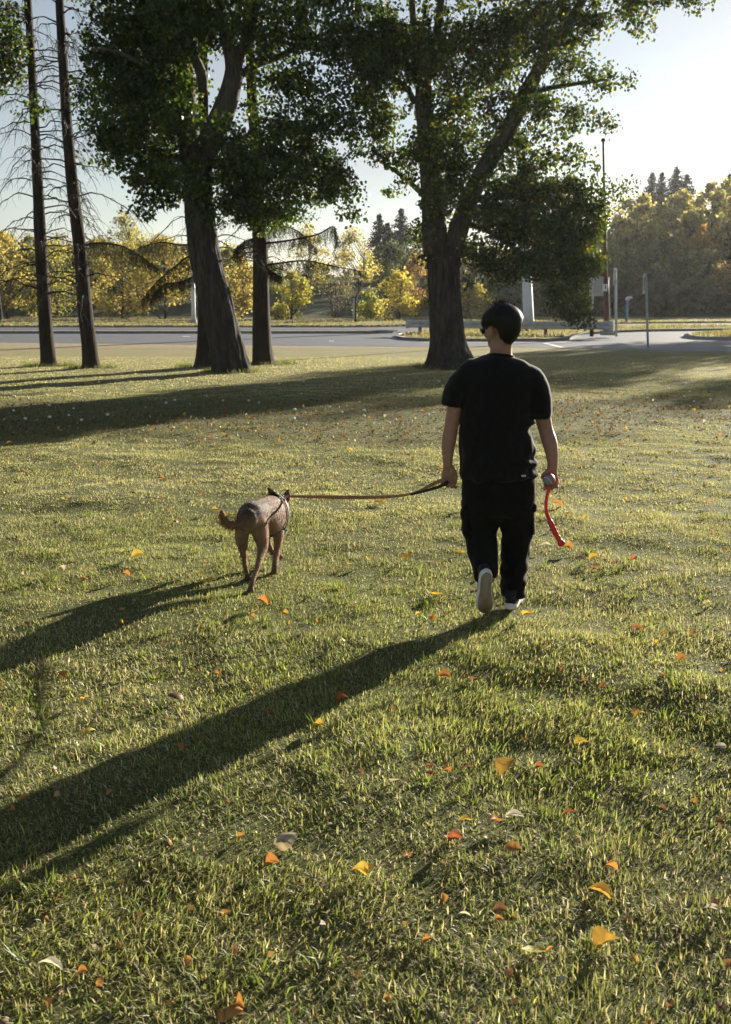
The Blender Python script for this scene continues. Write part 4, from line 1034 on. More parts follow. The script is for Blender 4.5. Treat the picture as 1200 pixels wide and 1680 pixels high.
def coarse_tufts():
    """broader, lusher blades in scattered tufts near the camera"""
    rng = np.random.default_rng(15); geo = Geo()
    ctr = []
    while len(ctr) < 330:
        y = rng.uniform(1.5, 8); x = rng.uniform(-1, 1) * (.385 * y + .6)
        if fbm(np.array([[x * 1.3 + 7, y * 1.3 + 7, 7.0]]), 3, 22)[0] > .44: ctr.append((x, y))
    for (x, y) in ctr:
        n = rng.integers(7, 18); a = rng.uniform(0, 6.283, n); r = rng.uniform(0, .05, n)
        bx, by = x + np.cos(a) * r, y + np.sin(a) * r; B = np.stack([bx, by, gh(bx, by) - .004], 1)
        L_ = rng.uniform(.035, .075, n); ln = rng.uniform(.25, .9, n)
        d = np.stack([np.cos(a) * np.sin(ln), np.sin(a) * np.sin(ln), np.cos(ln)], 1); az2 = a + 1.57 + rng.normal(size=n) * .5
        wv = np.stack([np.cos(az2), np.sin(az2), np.zeros(n)], 1) * rng.uniform(.0018, .003, n)[:, None]
        mid = B + d * (L_ * .55)[:, None]; d2 = d.copy(); d2[:, 2] -= rng.uniform(.2, .9, n); d2 /= np.linalg.norm(d2, axis=1, keepdims=True); tip = mid + d2 * (L_ * .5)[:, None]
        V = np.stack([B - wv, B + wv, mid + wv, mid - wv, tip], 1).reshape(-1, 3); o = np.arange(n)[:, None] * 5
        T = np.concatenate([o + np.array([[0, 1, 2]]), o + np.array([[0, 2, 3]]), o + np.array([[3, 2, 4]])])
        geo.add(V, None, T, np.repeat(np.clip(np.array((.17, .225, .045)) * rng.uniform(.6, 1.35, (n, 1)), 0, 1), 5, 0))
    tag(put('grass_tufts', geo, M_GRASS), 'coarse bright green grass tufts in the foreground lawn', 'grass', kind='stuff')
coarse_tufts()

def verge_grass():
    """uncut grass on the kerbed islands and along the far verge"""
    rng = np.random.default_rng(71); geo = Geo()
    def inside(x, y, P):
        P = np.array(P); c = np.zeros(len(x), bool); j = len(P) - 1
        for i in range(len(P)):
            c ^= ((P[i, 1] > y) != (P[j, 1] > y)) & (x < (P[j, 0] - P[i, 0]) * (y - P[i, 1]) / (P[j, 1] - P[i, 1] + 1e-12) + P[i, 0]); j = i
        return c
    for P, n, z, hmin, hmax in ((inset(isl, .3), 15000, .14, .06, .22), (inset(isr, .3), 4500, .14, .07, .22), ([(-34, 62.6), (8, 62.6), (18, 71), (34, 78), (34, 84), (-34, 84)], 9000, .15, .06, .20)):
        A_ = np.array(P); x = rng.uniform(max(A_[:, 0].min(), -34), min(A_[:, 0].max(), 34), n); y = rng.uniform(A_[:, 1].min(), A_[:, 1].max(), n); k = inside(x, y, P); x, y = x[k], y[k]; n = len(x)
        hh = rng.uniform(hmin, hmax, n) * (.35 + 1.1 * fbm(xy3(x * .8, y * .5), 2, 91)); B = np.stack([x, y, np.full(n, z - .02)], 1); w = rng.uniform(.02, .05, n)
        d = np.stack([rng.normal(size=n) * .4, rng.normal(size=n) * .4, np.ones(n)], 1)
        V = np.stack([B - np.stack([w, 0 * w, 0 * w], 1), B + np.stack([w, 0 * w, 0 * w], 1), B + d * hh[:, None]], 1).reshape(-1, 3)
        geo.add(V, None, np.arange(3 * n).reshape(-1, 3), np.repeat(pal(rng, n, [(.11, .125, .045), (.19, .175, .085), (.27, .235, .14)], [2, 3, 2]), 3, 0))
    tag(put('verge_grass', geo, M_GRASS), 'uncut yellow green grass on the road island and far verge', 'grass', kind='stuff')
verge_grass()

# ------------------------------------------------------------------ leaf scraps in the shade (uncountable)
M_FALLEN = leafmat('fallen_leaf', trans=0.35, tint=(1.15, 1.0, 0.7), gloss=0.02, rough=0.5)
def litter():
    rng = np.random.default_rng(9); n = 24000
    y = rng.uniform(2, 19, n); x = rng.uniform(-1, 1, n) * (.40 * y + 1.2)
    lz = litter_zone(x, y); k = rng.random(n) < np.where(y < 11, .10, .03) + .9 * lz; x, y = x[k], y[k]; n = len(x)
    C = np.stack([x, y, gh(x, y) + rng.uniform(.015, .045, n)], 1)
    V, Q = leafquads(C, rng.uniform(.02, .05, n) * np.where(y < 9, .6, 1), rng, droop=0, wid=.35)
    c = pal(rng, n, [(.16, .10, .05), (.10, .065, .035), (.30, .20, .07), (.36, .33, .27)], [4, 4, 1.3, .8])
    tag(put('leaf_litter', (V, Q, None, np.repeat(c, 4, 0)), M_FALLEN), 'brown scraps of leaf litter in the worn shaded grass', 'leaf litter', kind='stuff')
litter()

# ------------------------------------------------------------------ fallen leaves, one by one
def leaf_shape(seed, curl, bend):
    """heart shaped poplar leaf with pleats, serrated rim and stalk; 1 long"""
    rng = np.random.default_rng(seed); m, V = 9, []
    ts = np.linspace(0, 1, m); nar = .42 if seed == 4 else 1.0
    wd = np.array([.08, .31, .40, .42, .39, .33, .24, .12, .0])
    wd = wd * nar
    for i, t in enumerate(ts):
        for s in (-1, -.5, 0, .5, 1):
            xx = s * wd[i] * (1 + .06 * rng.normal() * (abs(s) == 1)); zz = curl * (abs(s) ** 1.6) * wd[i] * 1.3 + bend * math.sin(t * 2.6) * .4 + .02 * rng.normal() * (abs(s) > 0)
            V.append((xx, t - .5, zz))
    Q = [(i * 5 + j, i * 5 + j + 1, i * 5 + 6 + j, i * 5 + 5 + j) for i in range(m - 1) for j in range(4)]
    s0 = len(V); P = spline(np.array([(0, -.5, bend * 0), (.03, -.72, .04), (.10, -.95, .02)]), 4)
    a, q, _ = loft(P, .014, n=4, cap=False); V += [tuple(v) for v in a]; Q += [tuple(int(i) + s0 for i in f) for f in q]
    V = np.array(V); V[:, 2] -= V[:36, 2].min() * 0
    return V, np.array(Q)
LEAFC = {'gold': (.58, .38, .09), 'yellow': (.66, .50, .10), 'orange': (.48, .23, .07), 'red': (.38, .125, .055), 'brown': (.20, .12, .065), 'cream': (.58, .52, .38), 'white': (.66, .64, .58), 'olive': (.45, .42, .16), 'amber': (.52, .28, .09)}
SHAPES = [(1, .55, .35), (2, .95, .3), (3, -.4, .45), (4, .8, .55), (5, .3, -.35)]
LM = {}
def leaf_mesh(shape, colr):
    key = (shape, colr)
    if key not in LM:
        V, Q = leaf_shape(*SHAPES[shape]); rng = np.random.default_rng(shape * 31 + len(colr))
        base = np.array(LEAFC[colr]); nz_ = fbm(V * 4 + shape * 3, 3, 4)[:, None]
        c = base * (.62 + .6 * nz_) * (1 - .32 * (np.abs(V[:, :1]) < .02)); rim = np.clip(np.abs(V[:, :1]) * 2.4, 0, 1) ** 3; c = c * (1 - .35 * rim * (nz_ > .5)); spots_ = vnoise(V * 9 + 5, 7)[:, None] > .83; c = np.where(spots_, c * .45, c)
        if colr == 'white': c = c * .9 + .05
        me = new_mesh('fallen_leaf', V, Q, None, True, np.clip(c, 0, 1)); me.materials.append(M_FALLEN); LM[key] = me
    return LM[key]
lrng = np.random.default_rng(44)
def fallen(px, py, size_px, colr, label, shape=None, tilt=None, yaw=None, group=None, lift=.026):
    p = gp(px, py, 0.03); x, y = p[0], p[1]
    shape = int(lrng.integers(0, 5)) if shape is None else shape
    o = bpy.data.objects.new('fallen_leaf', leaf_mesh(shape, colr)); COL.objects.link(o)
    s = max(.028, size_px * pxm(y, py) * .92); o.scale = (s, s, s)
    tl = lrng.uniform(-.45, .45) if tilt is None else tilt
    o.rotation_euler = (tl, lrng.uniform(-.45, .45), lrng.uniform(0, 6.283) if yaw is None else yaw)
    o.location = (x, y, gh1(x, y) + lift + abs(math.sin(tl)) * s * .3)
    return tag(o, label, 'leaf', group or 'fallen leaves on the lawn')

BIG = [(835, 1257, 44, 'gold', 'large golden leaf standing up in the grass right of centre', 0, 1.0, 2.6), (470, 1370, 46, 'cream', 'pale cream leaf lying above an orange leaf, left of centre', 2, .3, 1.4), (448, 1413, 30, 'orange', 'small bright orange leaf just below the pale cream leaf', 1, .7, .4),
 (590, 1435, 32, 'yellow', 'yellow curled leaf in the middle of the foreground', 1, .4, 1.2), (983, 1457, 42, 'gold', 'pointed golden leaf with pale rim at right of the foreground', 0, .5, 1.8), (875, 1558, 44, 'olive', 'pale olive leaf lying left of a golden leaf near the bottom', 4, .6, .9),
 (998, 1543, 48, 'gold', 'folded golden leaf near the bottom right', 1, .7, 1.3), (380, 1660, 54, 'amber', 'large amber and cream leaf at the bottom edge', 2, .5, 1.2), (395, 1650, 32, 'orange', 'orange leaf overlapping the large amber leaf at the bottom edge', 1, .9, .3),
 (82, 1586, 50, 'white', 'white curled leaf at the lower left', 3, .2, 1.5), (136, 1589, 22, 'orange', 'small orange leaf right of the white curled leaf at lower left', 0, .5, .7), (748, 1381, 28, 'red', 'curled red orange leaf in a dark tuft right of centre', 1, .8, 1.1),
 (812, 1347, 27, 'orange', 'upright orange leaf below the large golden leaf', 0, 1.1, .3), (762, 1346, 30, 'yellow', 'crumpled yellow leaf left of the upright orange leaf', 3, .3, 1.0), (842, 1337, 42, 'white', 'thin white curled leaf right of the upright orange leaf', 3, .1, 1.55),
 (668, 1402, 17, 'orange', 'tiny orange leaf between the yellow curled leaf and the red leaf', 1, .6, .5), (843, 1388, 32, 'amber', 'faded amber leaf below the thin white leaf', 4, .3, 1.4), (822, 1487, 30, 'brown', 'brown orange leaf lying flat left of the pointed golden leaf', 0, .2, 1.0),
 (1003, 1418, 24, 'amber', 'round amber leaf above the pointed golden leaf', 1, .6, .4), (936, 1328, 26, 'red', 'reddish upright leaf right of the thin white leaf', 3, 1.0, .6), (1170, 1484, 36, 'white', 'curled grey white leaf at the right edge', 3, .4, .7),
 (1172, 1478, 24, 'brown', 'brown leaf tucked behind the curled grey white leaf', 1, .5, 1.9), (955, 1219, 25, 'yellow', 'yellow leaf above and right of the large golden leaf', 0, .3, .9), (1050, 1171, 28, 'yellow', 'thin curled yellow leaf at right, highest in the foreground', 3, .2, 1.6),
 (1183, 1215, 20, 'white', 'small white leaf at the right edge', 4, .2, 1.2), (886, 1254, 15, 'red', 'tiny red leaf right of the large golden leaf', 1, .7, .2), (733, 1258, 18, 'orange', 'small orange leaf left of the large golden leaf', 1, .6, .8),
 (766, 1253, 26, 'brown', 'dark brown sliver of leaf between two orange leaves', 3, .1, 1.5), (648, 1276, 22, 'cream', 'pale upright leaf left of the brown sliver', 4, 1.0, .3), (708, 1262, 20, 'red', 'dull red leaf beside the pale upright leaf', 4, .4, .6),
 (525, 1189, 20, 'yellow', 'yellow leaf just outside the shadow of the person', 1, .3, .5), (291, 1224, 22, 'orange', 'dull orange leaf inside the shadow of the person', 0, .5, .4), (145, 1197, 30, 'yellow', 'bright yellow curled leaf at left, above the shadow', 3, .15, 1.0),
 (562, 1146, 22, 'red', 'red orange leaf on the upper rim of the shadow', 1, .4, .8), (728, 1109, 26, 'orange', 'orange leaf with pale tip below the walking feet', 0, .3, 1.4), (778, 1110, 18, 'red', 'dull red leaf right of the pale tipped orange leaf', 4, .3, .5),
 (867, 1009, 24, 'yellow', 'bright yellow leaf beside the right shoe', 0, .8, .7), (1047, 1023, 28, 'red', 'vivid red orange leaf at right of the shoes', 4, .7, 1.2), (430, 990, 24, 'orange', 'orange and white leaf just behind the hind paw', 1, .7, .6),
 (345, 950, 26, 'yellow', 'flat yellow leaf left of the hind paws', 2, .1, 1.4), (672, 915, 24, 'gold', 'gold leaf pair halfway between dog and person', 0, .6, .5), (227, 913, 24, 'yellow', 'yellow leaf left of the dog, second from the left group', 0, .3, 1.0),
 (207, 944, 16, 'orange', 'small orange leaf lower left of the dog', 1, .7, .2), (625, 826, 24, 'yellow', 'bright yellow leaf lying under the leash', 4, .5, 1.5), (717, 969, 22, 'yellow', 'yellow leaf left of the lifted shoe', 4, .2, 1.5),
 (140, 1140, 30, 'gold', 'thin golden leaf at left between the two shadows', 3, .1, 1.5), (100, 1100, 20, 'orange', 'upright orange leaf below the dog shadow at left', 0, 1.1, .2), (287, 1135, 30, 'brown', 'flat tan leaf above the shadow of the person', 2, .1, 1.3),
 (1140, 1036, 26, 'gold', 'thin golden leaf at the right edge level with the shoes', 3, .2, 1.6), (990, 1130, 24, 'orange', 'orange leaf right of centre below the shoes', 3, .4, 1.2), (960, 1122, 22, 'brown', 'brown orange leaf beside a curled grass blade at right', 3, .2, 1.3),
 (21, 1337, 18, 'orange', 'small orange leaf in the shadow at the left edge', 0, .8, .3), (41, 1316, 22, 'amber', 'dim amber leaf in the shadow at the left edge', 3, .1, 1.4), (895, 903, 26, 'white', 'grey leaf lying below the red ball thrower', 3, .1, 1.5),
 (975, 918, 20, 'yellow', 'yellow leaf right of the red ball thrower', 0, .3, 1.2), (932, 903, 18, 'amber', 'amber leaf beside the grip end of the ball thrower', 1, .5, .5), (755, 906, 20, 'yellow', 'yellow leaf close to the left trouser leg', 4, .3, 1.2),
 (914, 830, 22, 'orange', 'orange leaf right of the ball thrower shaft', 0, .6, .8), (1046, 796, 18, 'cream', 'cream leaf on the sunlit lawn far right', 4, .4, .6), (790, 1165, 24, 'gold', 'thin gold leaf on the grass above the large golden leaf', 3, .15, 1.5),
 (1120, 1082, 20, 'amber', 'faded amber leaf at right below the golden sliver', 1, .3, .6), (1190, 1084, 16, 'white', 'white leaf on the right edge below the golden sliver', 4, .3, 1.1), (762, 1497, 24, 'white', 'small pale sliver of leaf left of the brown orange leaf', 3, .1, 1.2),
 (1040, 920, 14, 'red', 'small red leaf on the lawn right of the yellow leaf by the thrower', 1, .5, .5), (100, 1585, 8, 'white', '', 1, 0, 0)]
for (px, py, s_, c_, lab, shp, tl, yw) in BIG:
    if lab: fallen(px, py, s_, c_, lab, shp, (0.0 if shp == 3 else tl * .3 + .05), 1.57 + lrng.normal() * .45 + (3.14 if lrng.random() < .5 else 0))
def where_x(px): return 'left of the dog' if px < 360 else ('behind the dog' if px < 480 else ('between dog and person' if px < 740 else ('close to the person' if px < 930 else 'right of the person')))
def where_y(py): return 'near the tree shade' if py < 790 else ('level with the leash' if py < 880 else ('level with the knees' if py < 960 else 'level with the shoes'))
def where_f(px, py): return ('upper ' if py < 1250 else ('middle ' if py < 1460 else 'lower ')) + ('left' if px < 300 else ('centre left' if px < 600 else ('centre right' if px < 900 else 'right')))
for q in range(125):
    py = 728 + 330 * lrng.random() ** 1.25; px = lrng.uniform(-20, 1220)
    if 740 < px < 930 and py > 960: continue
    c_ = ['yellow', 'gold', 'orange', 'amber', 'brown', 'cream'][int(lrng.choice(6, p=[.27, .2, .2, .15, .1, .08]))]
    fallen(px, py, lrng.uniform(8.5, 13) * (0.75 + (py - 700) / 700), c_, 'small %s leaf on the lawn, %s and %s' % ({'gold': 'golden', 'cream': 'cream coloured'}.get(c_, c_), where_x(px), where_y(py)), group='small %s leaves %s, %s' % (c_, where_x(px), where_y(py)), tilt=lrng.uniform(0, .6), lift=.034)
for q in range(46):
    py = lrng.uniform(630, 728); px = lrng.uniform(-20, 1220); c_ = ['yellow', 'gold', 'orange', 'white'][int(lrng.choice(4, p=[.35, .25, .15, .25]))]
    fallen(px, py, lrng.uniform(5, 8), c_, 'tiny %s leaf in the shade under the trees, %s' % (c_, where_x(px)), group='tiny %s leaves in the shade %s' % (c_, where_x(px)), tilt=lrng.uniform(.2, .9), lift=.04)
for q in range(60):
    py = 1050 + 620 * lrng.random(); px = lrng.uniform(-10, 1210); c_ = ['brown', 'amber', 'red'][int(lrng.choice(3, p=[.5, .35, .15]))]
    fallen(px, py, lrng.uniform(9, 15), c_, 'small %s leaf scrap sunk in the foreground grass, %s of the picture' % (c_, where_f(px, py)), group='small %s scraps %s' % (c_, where_f(px, py)), tilt=lrng.uniform(0, .9), lift=.016)

# ------------------------------------------------------------------ dandelion clocks
M_FLUFF = pmat('dandelion_fluff', (.72, .71, .68), rough=0.95, bump=0.0); M_STEM = pmat('dandelion_stem', (.12, .14, .05), rough=0.8, bump=0.0)
Vs, Qs, Ts = ellipsoid((0, 0, .115), (.027, .027, .027), nu=8, nv=5); me_f = new_mesh('seed_head', Vs, Qs, Ts, True); me_f.materials.append(M_FLUFF)
Vs, Qs, Ts = loft(np.array([(0, 0, 0), (.004, 0, .05), (0, 0, .10)]), .003, n=4, cap=False); me_s = new_mesh('stem', Vs, Qs, None); me_s.materials.append(M_STEM)
drng = np.random.default_rng(12)
for q in range(95):
    if q < 55: px, py = drng.uniform(600, 1200), drng.uniform(618, 700)
    else: px, py = drng.uniform(0, 600), drng.uniform(625, 700)
    p = gp(px, py, .05)
    side = 'right of the person' if px > 840 else ('behind the person' if px > 600 else 'left, in the shade of the leaning poplar')
    t_ = thing('dandelion_clock', 'white dandelion clock on the lawn %s' % side, 'dandelion', (p[0], p[1], gh1(p[0], p[1])), 'white dandelion clocks %s' % side)
    s_ = drng.uniform(.6, 1.1)
    t_.scale = (s_ * .95, s_ * .95, s_ * .7)
    for nm, me in (('stem', me_s), ('seed_head', me_f)):
        o = bpy.data.objects.new(nm, me); COL.objects.link(o); o.parent = t_
# ================================================================== the person walking away
M_SKIN = pmat('skin', [(0.35, (0.27, 0.145, 0.095)), (0.65, (0.34, 0.19, 0.13))], scale=14, rough=0.5, bump=0.12, bscale=120, bdist=0.001, sss=0.35, spec=0.35)
M_SHIRT = pmat('black_cotton', [(0.3, (0.0042, 0.0042, 0.0046)), (0.7, (0.0075, 0.0075, 0.008))], scale=30, rough=0.9, bump=0.35, bscale=420, bdist=0.001, spec=0.12, sheen=0.12)
M_TROUS = pmat('black_twill', [(0.3, (0.0032, 0.0032, 0.0036)), (0.7, (0.006, 0.006, 0.0066))], scale=22, rough=0.9, bump=0.35, bscale=380, bdist=0.001, spec=0.12, sheen=0.03)
M_HAIR = pmat('black_hair', [(0.3, (0.008, 0.007, 0.006)), (0.7, (0.018, 0.014, 0.012))], scale=60, rough=0.55, bump=0.3, bscale=220, bdist=0.002, stretch=(1, 1, .12), spec=0.25)
M_GLASS = pmat('dark_lens', (0.01, 0.01, 0.012), rough=0.12, bump=0.0, spec=0.6)
M_RUBW = pmat('white_rubber', [(0.3, (0.55, 0.55, 0.53)), (0.7, (0.70, 0.70, 0.68))], scale=18, rough=0.7, bump=0.15)
M_GUM = pmat('tan_rubber_sole', [(0.3, (0.20, 0.165, 0.12)), (0.7, (0.30, 0.25, 0.19))], scale=26, rough=0.8, bump=0.5, bscale=140, bdist=0.003)
M_CANV = pmat('black_canvas', (0.016, 0.016, 0.019), rough=0.9, bump=0.3, bscale=260, bdist=0.001, scale=30)
M_TAGG = pmat('grey_label', (0.42, 0.42, 0.41), rough=0.7, bump=0.1)
M_EYE = pmat('eye_white', (0.75, 0.73, 0.70), rough=0.2, bump=0.0)

YB = 5.50
KX = pxm(YB, 700)
fy = gp(815, 1003)
person = thing('person', 'person in black t-shirt and black cargo trousers walking away, holding leash and red ball thrower', 'person', (fy[0], 5.45, 0))
def pp(px, py, dy=0.0): return at(px, py, YB + dy)

# -- head, in its own frame: face +y, right +x
HC = pp(822.5, 539, 0.0); RH = rotm('Z', math.radians(33)) @ rotm('X', math.radians(-6))
def hd(V): return np.asarray(V) @ RH.T + HC
body = Geo()
def hadd(c, r, R=None, nu=20, nv=12):
    V, Q, T = ellipsoid(c, r, R, nu, nv); body.add(hd(V), Q, T)
hadd((0, -.012, .028), (.074, .094, .086)); hadd((0, .030, -.035), (.060, .066, .080)); hadd((0, .066, -.088), (.028, .028, .024)); hadd((0, .055, -.07), (.042, .04, .04))
hadd((0, .088, .010), (.050, .018, .016)); hadd((0, .100, -.022), (.0125, .020, .024), rotm('X', .35)); hadd((0, .108, -.034), (.016, .012, .010)); hadd((0, .090, -.062), (.023, .012, .008)); hadd((0, .088, -.071), (.021, .012, .008))
for s in (-1, 1):
    hadd((s * .045, .062, -.028), (.024, .022, .018))
    Re = rotm('Z', s * -.45)
    hadd((s * .086, -.010, -.022), (.010, .021, .034), Re); hadd((s * .094, -.020, -.014), (.008, .015, .025), Re); hadd((s * .080, .004, -.046), (.007, .009, .012), Re)
nk = spline(np.array([hd([(0, -.025, -.03)])[0], pp(823, 566, -.01), pp(822, 583, .0), pp(821, 604, .0)]), 9)
body.add(*loft(nk, np.linspace(.056, .064, 9), np.linspace(.058, .066, 9), n=20))
# -- trunk under the clothes
def stack(rows, dy=0.0, grow=0.0):
    P = np.array([pp(r[1], r[0], dy + (r[4] if len(r) > 4 else 0)) for r in rows]); rx = np.array([r[2] * KX for r in rows]) + grow; ry = np.array([r[3] for r in rows]) + grow
    S = spline(np.column_stack([P, rx, ry]), len(rows) * 4)
    return S[:, :3], S[:, 3], S[:, 4]
tors = [(592, 821, 24, .060), (600, 820, 44, .078), (615, 819, 55, .092), (650, 817, 50, .10), (700, 816, 46, .10), (760, 817, 47, .105), (800, 818, 48, .11)]
P, rx, ry = stack(tors); body.add(*loft(P, rx, ry, n=26))
# -- arms
def limb(pts, n=16, k=16, ry=None):
    S = spline(np.array([np.append(pp(a, b, d), r) for a, b, d, r in pts]), k); body.add(*loft(S[:, :3], S[:, 3], n=n)); return S
limb([(772, 618, 0, .046), (755, 642, .0, .046), (746, 672, .0, .043), (741, 700, .0, .040), (737, 722, -.01, .041), (735, 742, -.02, .034), (735, 759, -.03, .0275), (735, 764, -.03, .0275)])
limb([(866, 618, 0, .046), (883, 644, .0, .047), (890, 680, .0, .045), (896, 706, .0, .041), (902, 725, -.02, .043), (906, 745, -.04, .036), (907, 763, -.05, .029), (906, 769, -.05, .029)])

def hand(W, side, fingers, thumb, rz=0.0, tilt=0.0):
    """palm turned back, thumb on the inner side; side=+1: thumb towards +x"""
    R = rotm('Z', rz) @ rotm('Y', tilt)
    def w(p): q = np.array(p, dtype=float); q[0] *= side; return R @ q + W
    pts = [(0, 0, 0, .026, .020), (.0, 0, -.020, .031, .019), (.002, -.002, -.045, .039, .0185), (.002, -.004, -.070, .041, .017), (0, -.006, -.086, .038, .014)]
    S = spline(np.array([np.append(w(p[:3]), p[3:]) for p in pts]), 10)
    ref = R @ np.array((1, 0, 0)); body.add(*loft(S[:, :3], S[:, 3], S[:, 4], n=18, ref=ref))
    V, Q, T = ellipsoid((0, 0, 0), (.017, .018, .030)); V = V + (side * .026, -.012, -.035); body.add(V @ R.T + W, Q, T)
    for (x, a) in fingers:
        p = np.array((x, -.006, -.084)); L_ = [.040, .026, .021]; ang = 0; P_ = [p - np.array((0, 0, -.012)), p]
        f = .88 if abs(x + .036) < .008 else 1.0
        for l_, da in zip(L_, a):
            ang += da; p = p + l_ * f * np.array((0, -math.sin(ang), -math.cos(ang))); P_.append(p)
        r_ = np.array((.0095, .0095, .0088, .0080, .0070)) * (f * .97)
        S = spline(np.column_stack([np.array([w(q) for q in P_]), r_]), 14); body.add(*loft(S[:, :3], S[:, 3], n=10))
    S = spline(np.array([np.append(w(q[:3]), q[3]) for q in thumb]), 12); body.add(*loft(S[:, :3], S[:, 3], n=10))
WL = pp(735, 763, -.03)
hand(WL, 1, [(-.036, (.75, 1.2, .9)), (-.0125, (.7, 1.2, .9)), (.0115, (.6, 1.15, .9)), (.0345, (.5, 1.0, .9))], [(.024, -.010, -.022, .013), (.040, -.016, -.048, .012), (.044, -.020, -.075, .0105), (.040, -.026, -.098, .0085)], rz=.25)
WR = pp(906, 768, -.05)
hand(WR, -1, [(-.036, (1.0, 1.25, .8)), (-.0125, (.95, 1.25, .8)), (.0115, (.85, 1.25, .8)), (.0345, (.7, 1.2, .8))], [(.022, -.012, -.018, .0135), (.042, -.026, -.034, .0125), (.047, -.046, -.048, .011), (.036, -.064, -.054, .009)], rz=-.25)
# -- legs
limb([(795, 800, 0, .085), (791, 845, .03, .065), (792, 880, .02, .055), (797, 915, -.06, .045), (801, 938, -.11, .036), (801, 950, -.12, .036)])
limb([(842, 800, 0, .085), (845, 850, .03, .065), (844, 890, .04, .055), (842, 935, .01, .045), (840, 972, -.02, .037), (840, 985, -.02, .037)])
V, Q = remesh(body, 0.0066, 2)
put('body', (V, Q, None), M_SKIN, person, smooth=True)
for s in (-1, 1):
    V, Q, T = ellipsoid((s * .031, .083, -.004), (.011, .011, .009)); put('eye', (hd(V), Q, T), M_EYE, person, smooth=True)

# -- hair: cap of combed strands, short at the nape
def hair():
    rng = np.random.default_rng(3); geo = Geo(); nu, nv = 96, 26
    def lower(az):                         # lowest angle (polar, from the top) per azimuth; 0 = right, pi/2 = face
        f = np.sin(az); b = np.clip(-f, 0, 1); fr = np.clip(f, 0, 1)
        ear = np.exp(-((np.abs(np.cos(az)) - 1) / .035) ** 2); side = np.exp(-((np.abs(np.cos(az)) - .86) / .16) ** 2) * (f > 0)
        return 1.70 + .82 * sstep(.28, .92, b) - .24 * fr ** 2 + .03 * side - .10 * ear + .03 * np.sin(az * 17) + .02 * np.sin(az * 41) - .0 * np.exp(-((np.abs(np.cos(az)) - 1) / .12) ** 2)
    def surf(az, t, push=0.0):
        lo = lower(az); th = lo * t
        r = np.stack([np.cos(az) * np.sin(th), np.sin(az) * np.sin(th), np.cos(th)], -1)
        R_ = np.array((.104, .117, 1.0)); rz_ = np.where(th < math.pi / 2, .100, .142)
        k = (1 + push) * np.ones(len(r)); k = k * (1 - .15 * sstep(1.30, 1.72, th) * sstep(.95, .3, np.abs(np.sin(az) + .25))); q = r * R_ * k[..., None]; q[..., 2] *= rz_
        tuck = np.clip((th - 1.9) / .6, 0, 1) * np.clip(-np.sin(az), 0, 1); q[..., 1] += .016 * tuck
        return q + np.array((0, -.010, .026))
    az = np.linspace(0, 2 * math.pi, nu, endpoint=False); t = np.linspace(.02, 1, nv)
    A_, T_ = np.meshgrid(az, t); wob = .06 * (fbm(np.stack([np.cos(A_) * 6, np.sin(A_) * 6, T_ * 1.1], -1).reshape(-1, 3), 3, 2) - .5).reshape(A_.shape) + .045 * T_ * (.5 - np.abs(2 * vnoise(np.stack([np.cos(A_) * 9, np.sin(A_) * 9, T_ * 1.4], -1).reshape(-1, 3), 9) - 1)).reshape(A_.shape)
    V = surf(A_.ravel(), T_.ravel(), wob.ravel()); i = np.arange(nv - 1)[:, None] * nu; j = np.arange(nu)[None]; j2 = (j + 1) % nu
    Q = np.stack([i + j, i + nu + j, i + nu + j2, i + j2], -1).reshape(-1, 4)
    inner = surf(az, np.ones(nu), np.full(nu, -.16)); V = np.concatenate([V, inner, surf(np.zeros(1), np.zeros(1))]); a0 = (nv - 1) * nu; k = np.arange(nu); k2 = (k + 1) % nu
    Q = np.concatenate([Q, np.stack([a0 + k, nu * nv + k, nu * nv + k2, a0 + k2], 1)]); T = np.stack([np.full(nu, nu * nv + nu), k, k2], 1)
    geo.add(hd(V), Q, T)
    for _ in range(2200):
        a = rng.uniform(0, 6.283); t0 = rng.uniform(.0, .78); t1 = min(1.07, t0 + rng.uniform(.2, .5)); tt = np.linspace(t0, t1, 6)
        S = surf(a + rng.normal() * .05 + np.linspace(0, rng.normal() * .12, 6), tt, .010 + .030 * rng.random() + .085 * rng.random() ** 4 * np.linspace(0, 1, 6) + .10 * (t0 < .15) * rng.random() * np.linspace(1, 0, 6))
        S = hd(S); w = rng.uniform(.0012, .0026); d = np.cross(S[-1] - S[0], S[2] - HC); d /= np.linalg.norm(d) + 1e-9
        ww = (w * np.array((1, 1, 1, .9, .7, .2)))[:, None]; Vv = np.concatenate([S - d * ww, S + d * ww]); k = np.arange(5)
        geo.add(Vv, np.stack([k, k + 1, k + 7, k + 6], 1))
    for _ in range(170):                    # loose hair standing up at the crown
        a = rng.uniform(0, 6.283); t0 = rng.uniform(.02, .30); S0 = surf(np.array([a]), np.array([t0]))[0]; d = S0 - np.array((0, -.01, .026)); d /= np.linalg.norm(d)
        L_ = rng.uniform(.010, .030); b = rng.normal(size=3) * .6; S = np.stack([S0 + (d * s_ + b * s_ ** 2) * L_ for s_ in np.linspace(0, 1, 4)]); S = hd(S); d2 = np.cross(S[-1] - S[0], (0, 1, 0)); d2 /= np.linalg.norm(d2) + 1e-9
        ww = (.0012 * np.array((1, .9, .7, .2)))[:, None]; k = np.arange(3); geo.add(np.concatenate([S - d2 * ww, S + d2 * ww]), np.stack([k, k + 1, k + 5, k + 4], 1))
    o = put('hair', geo, M_HAIR, person, smooth=False)
hair()
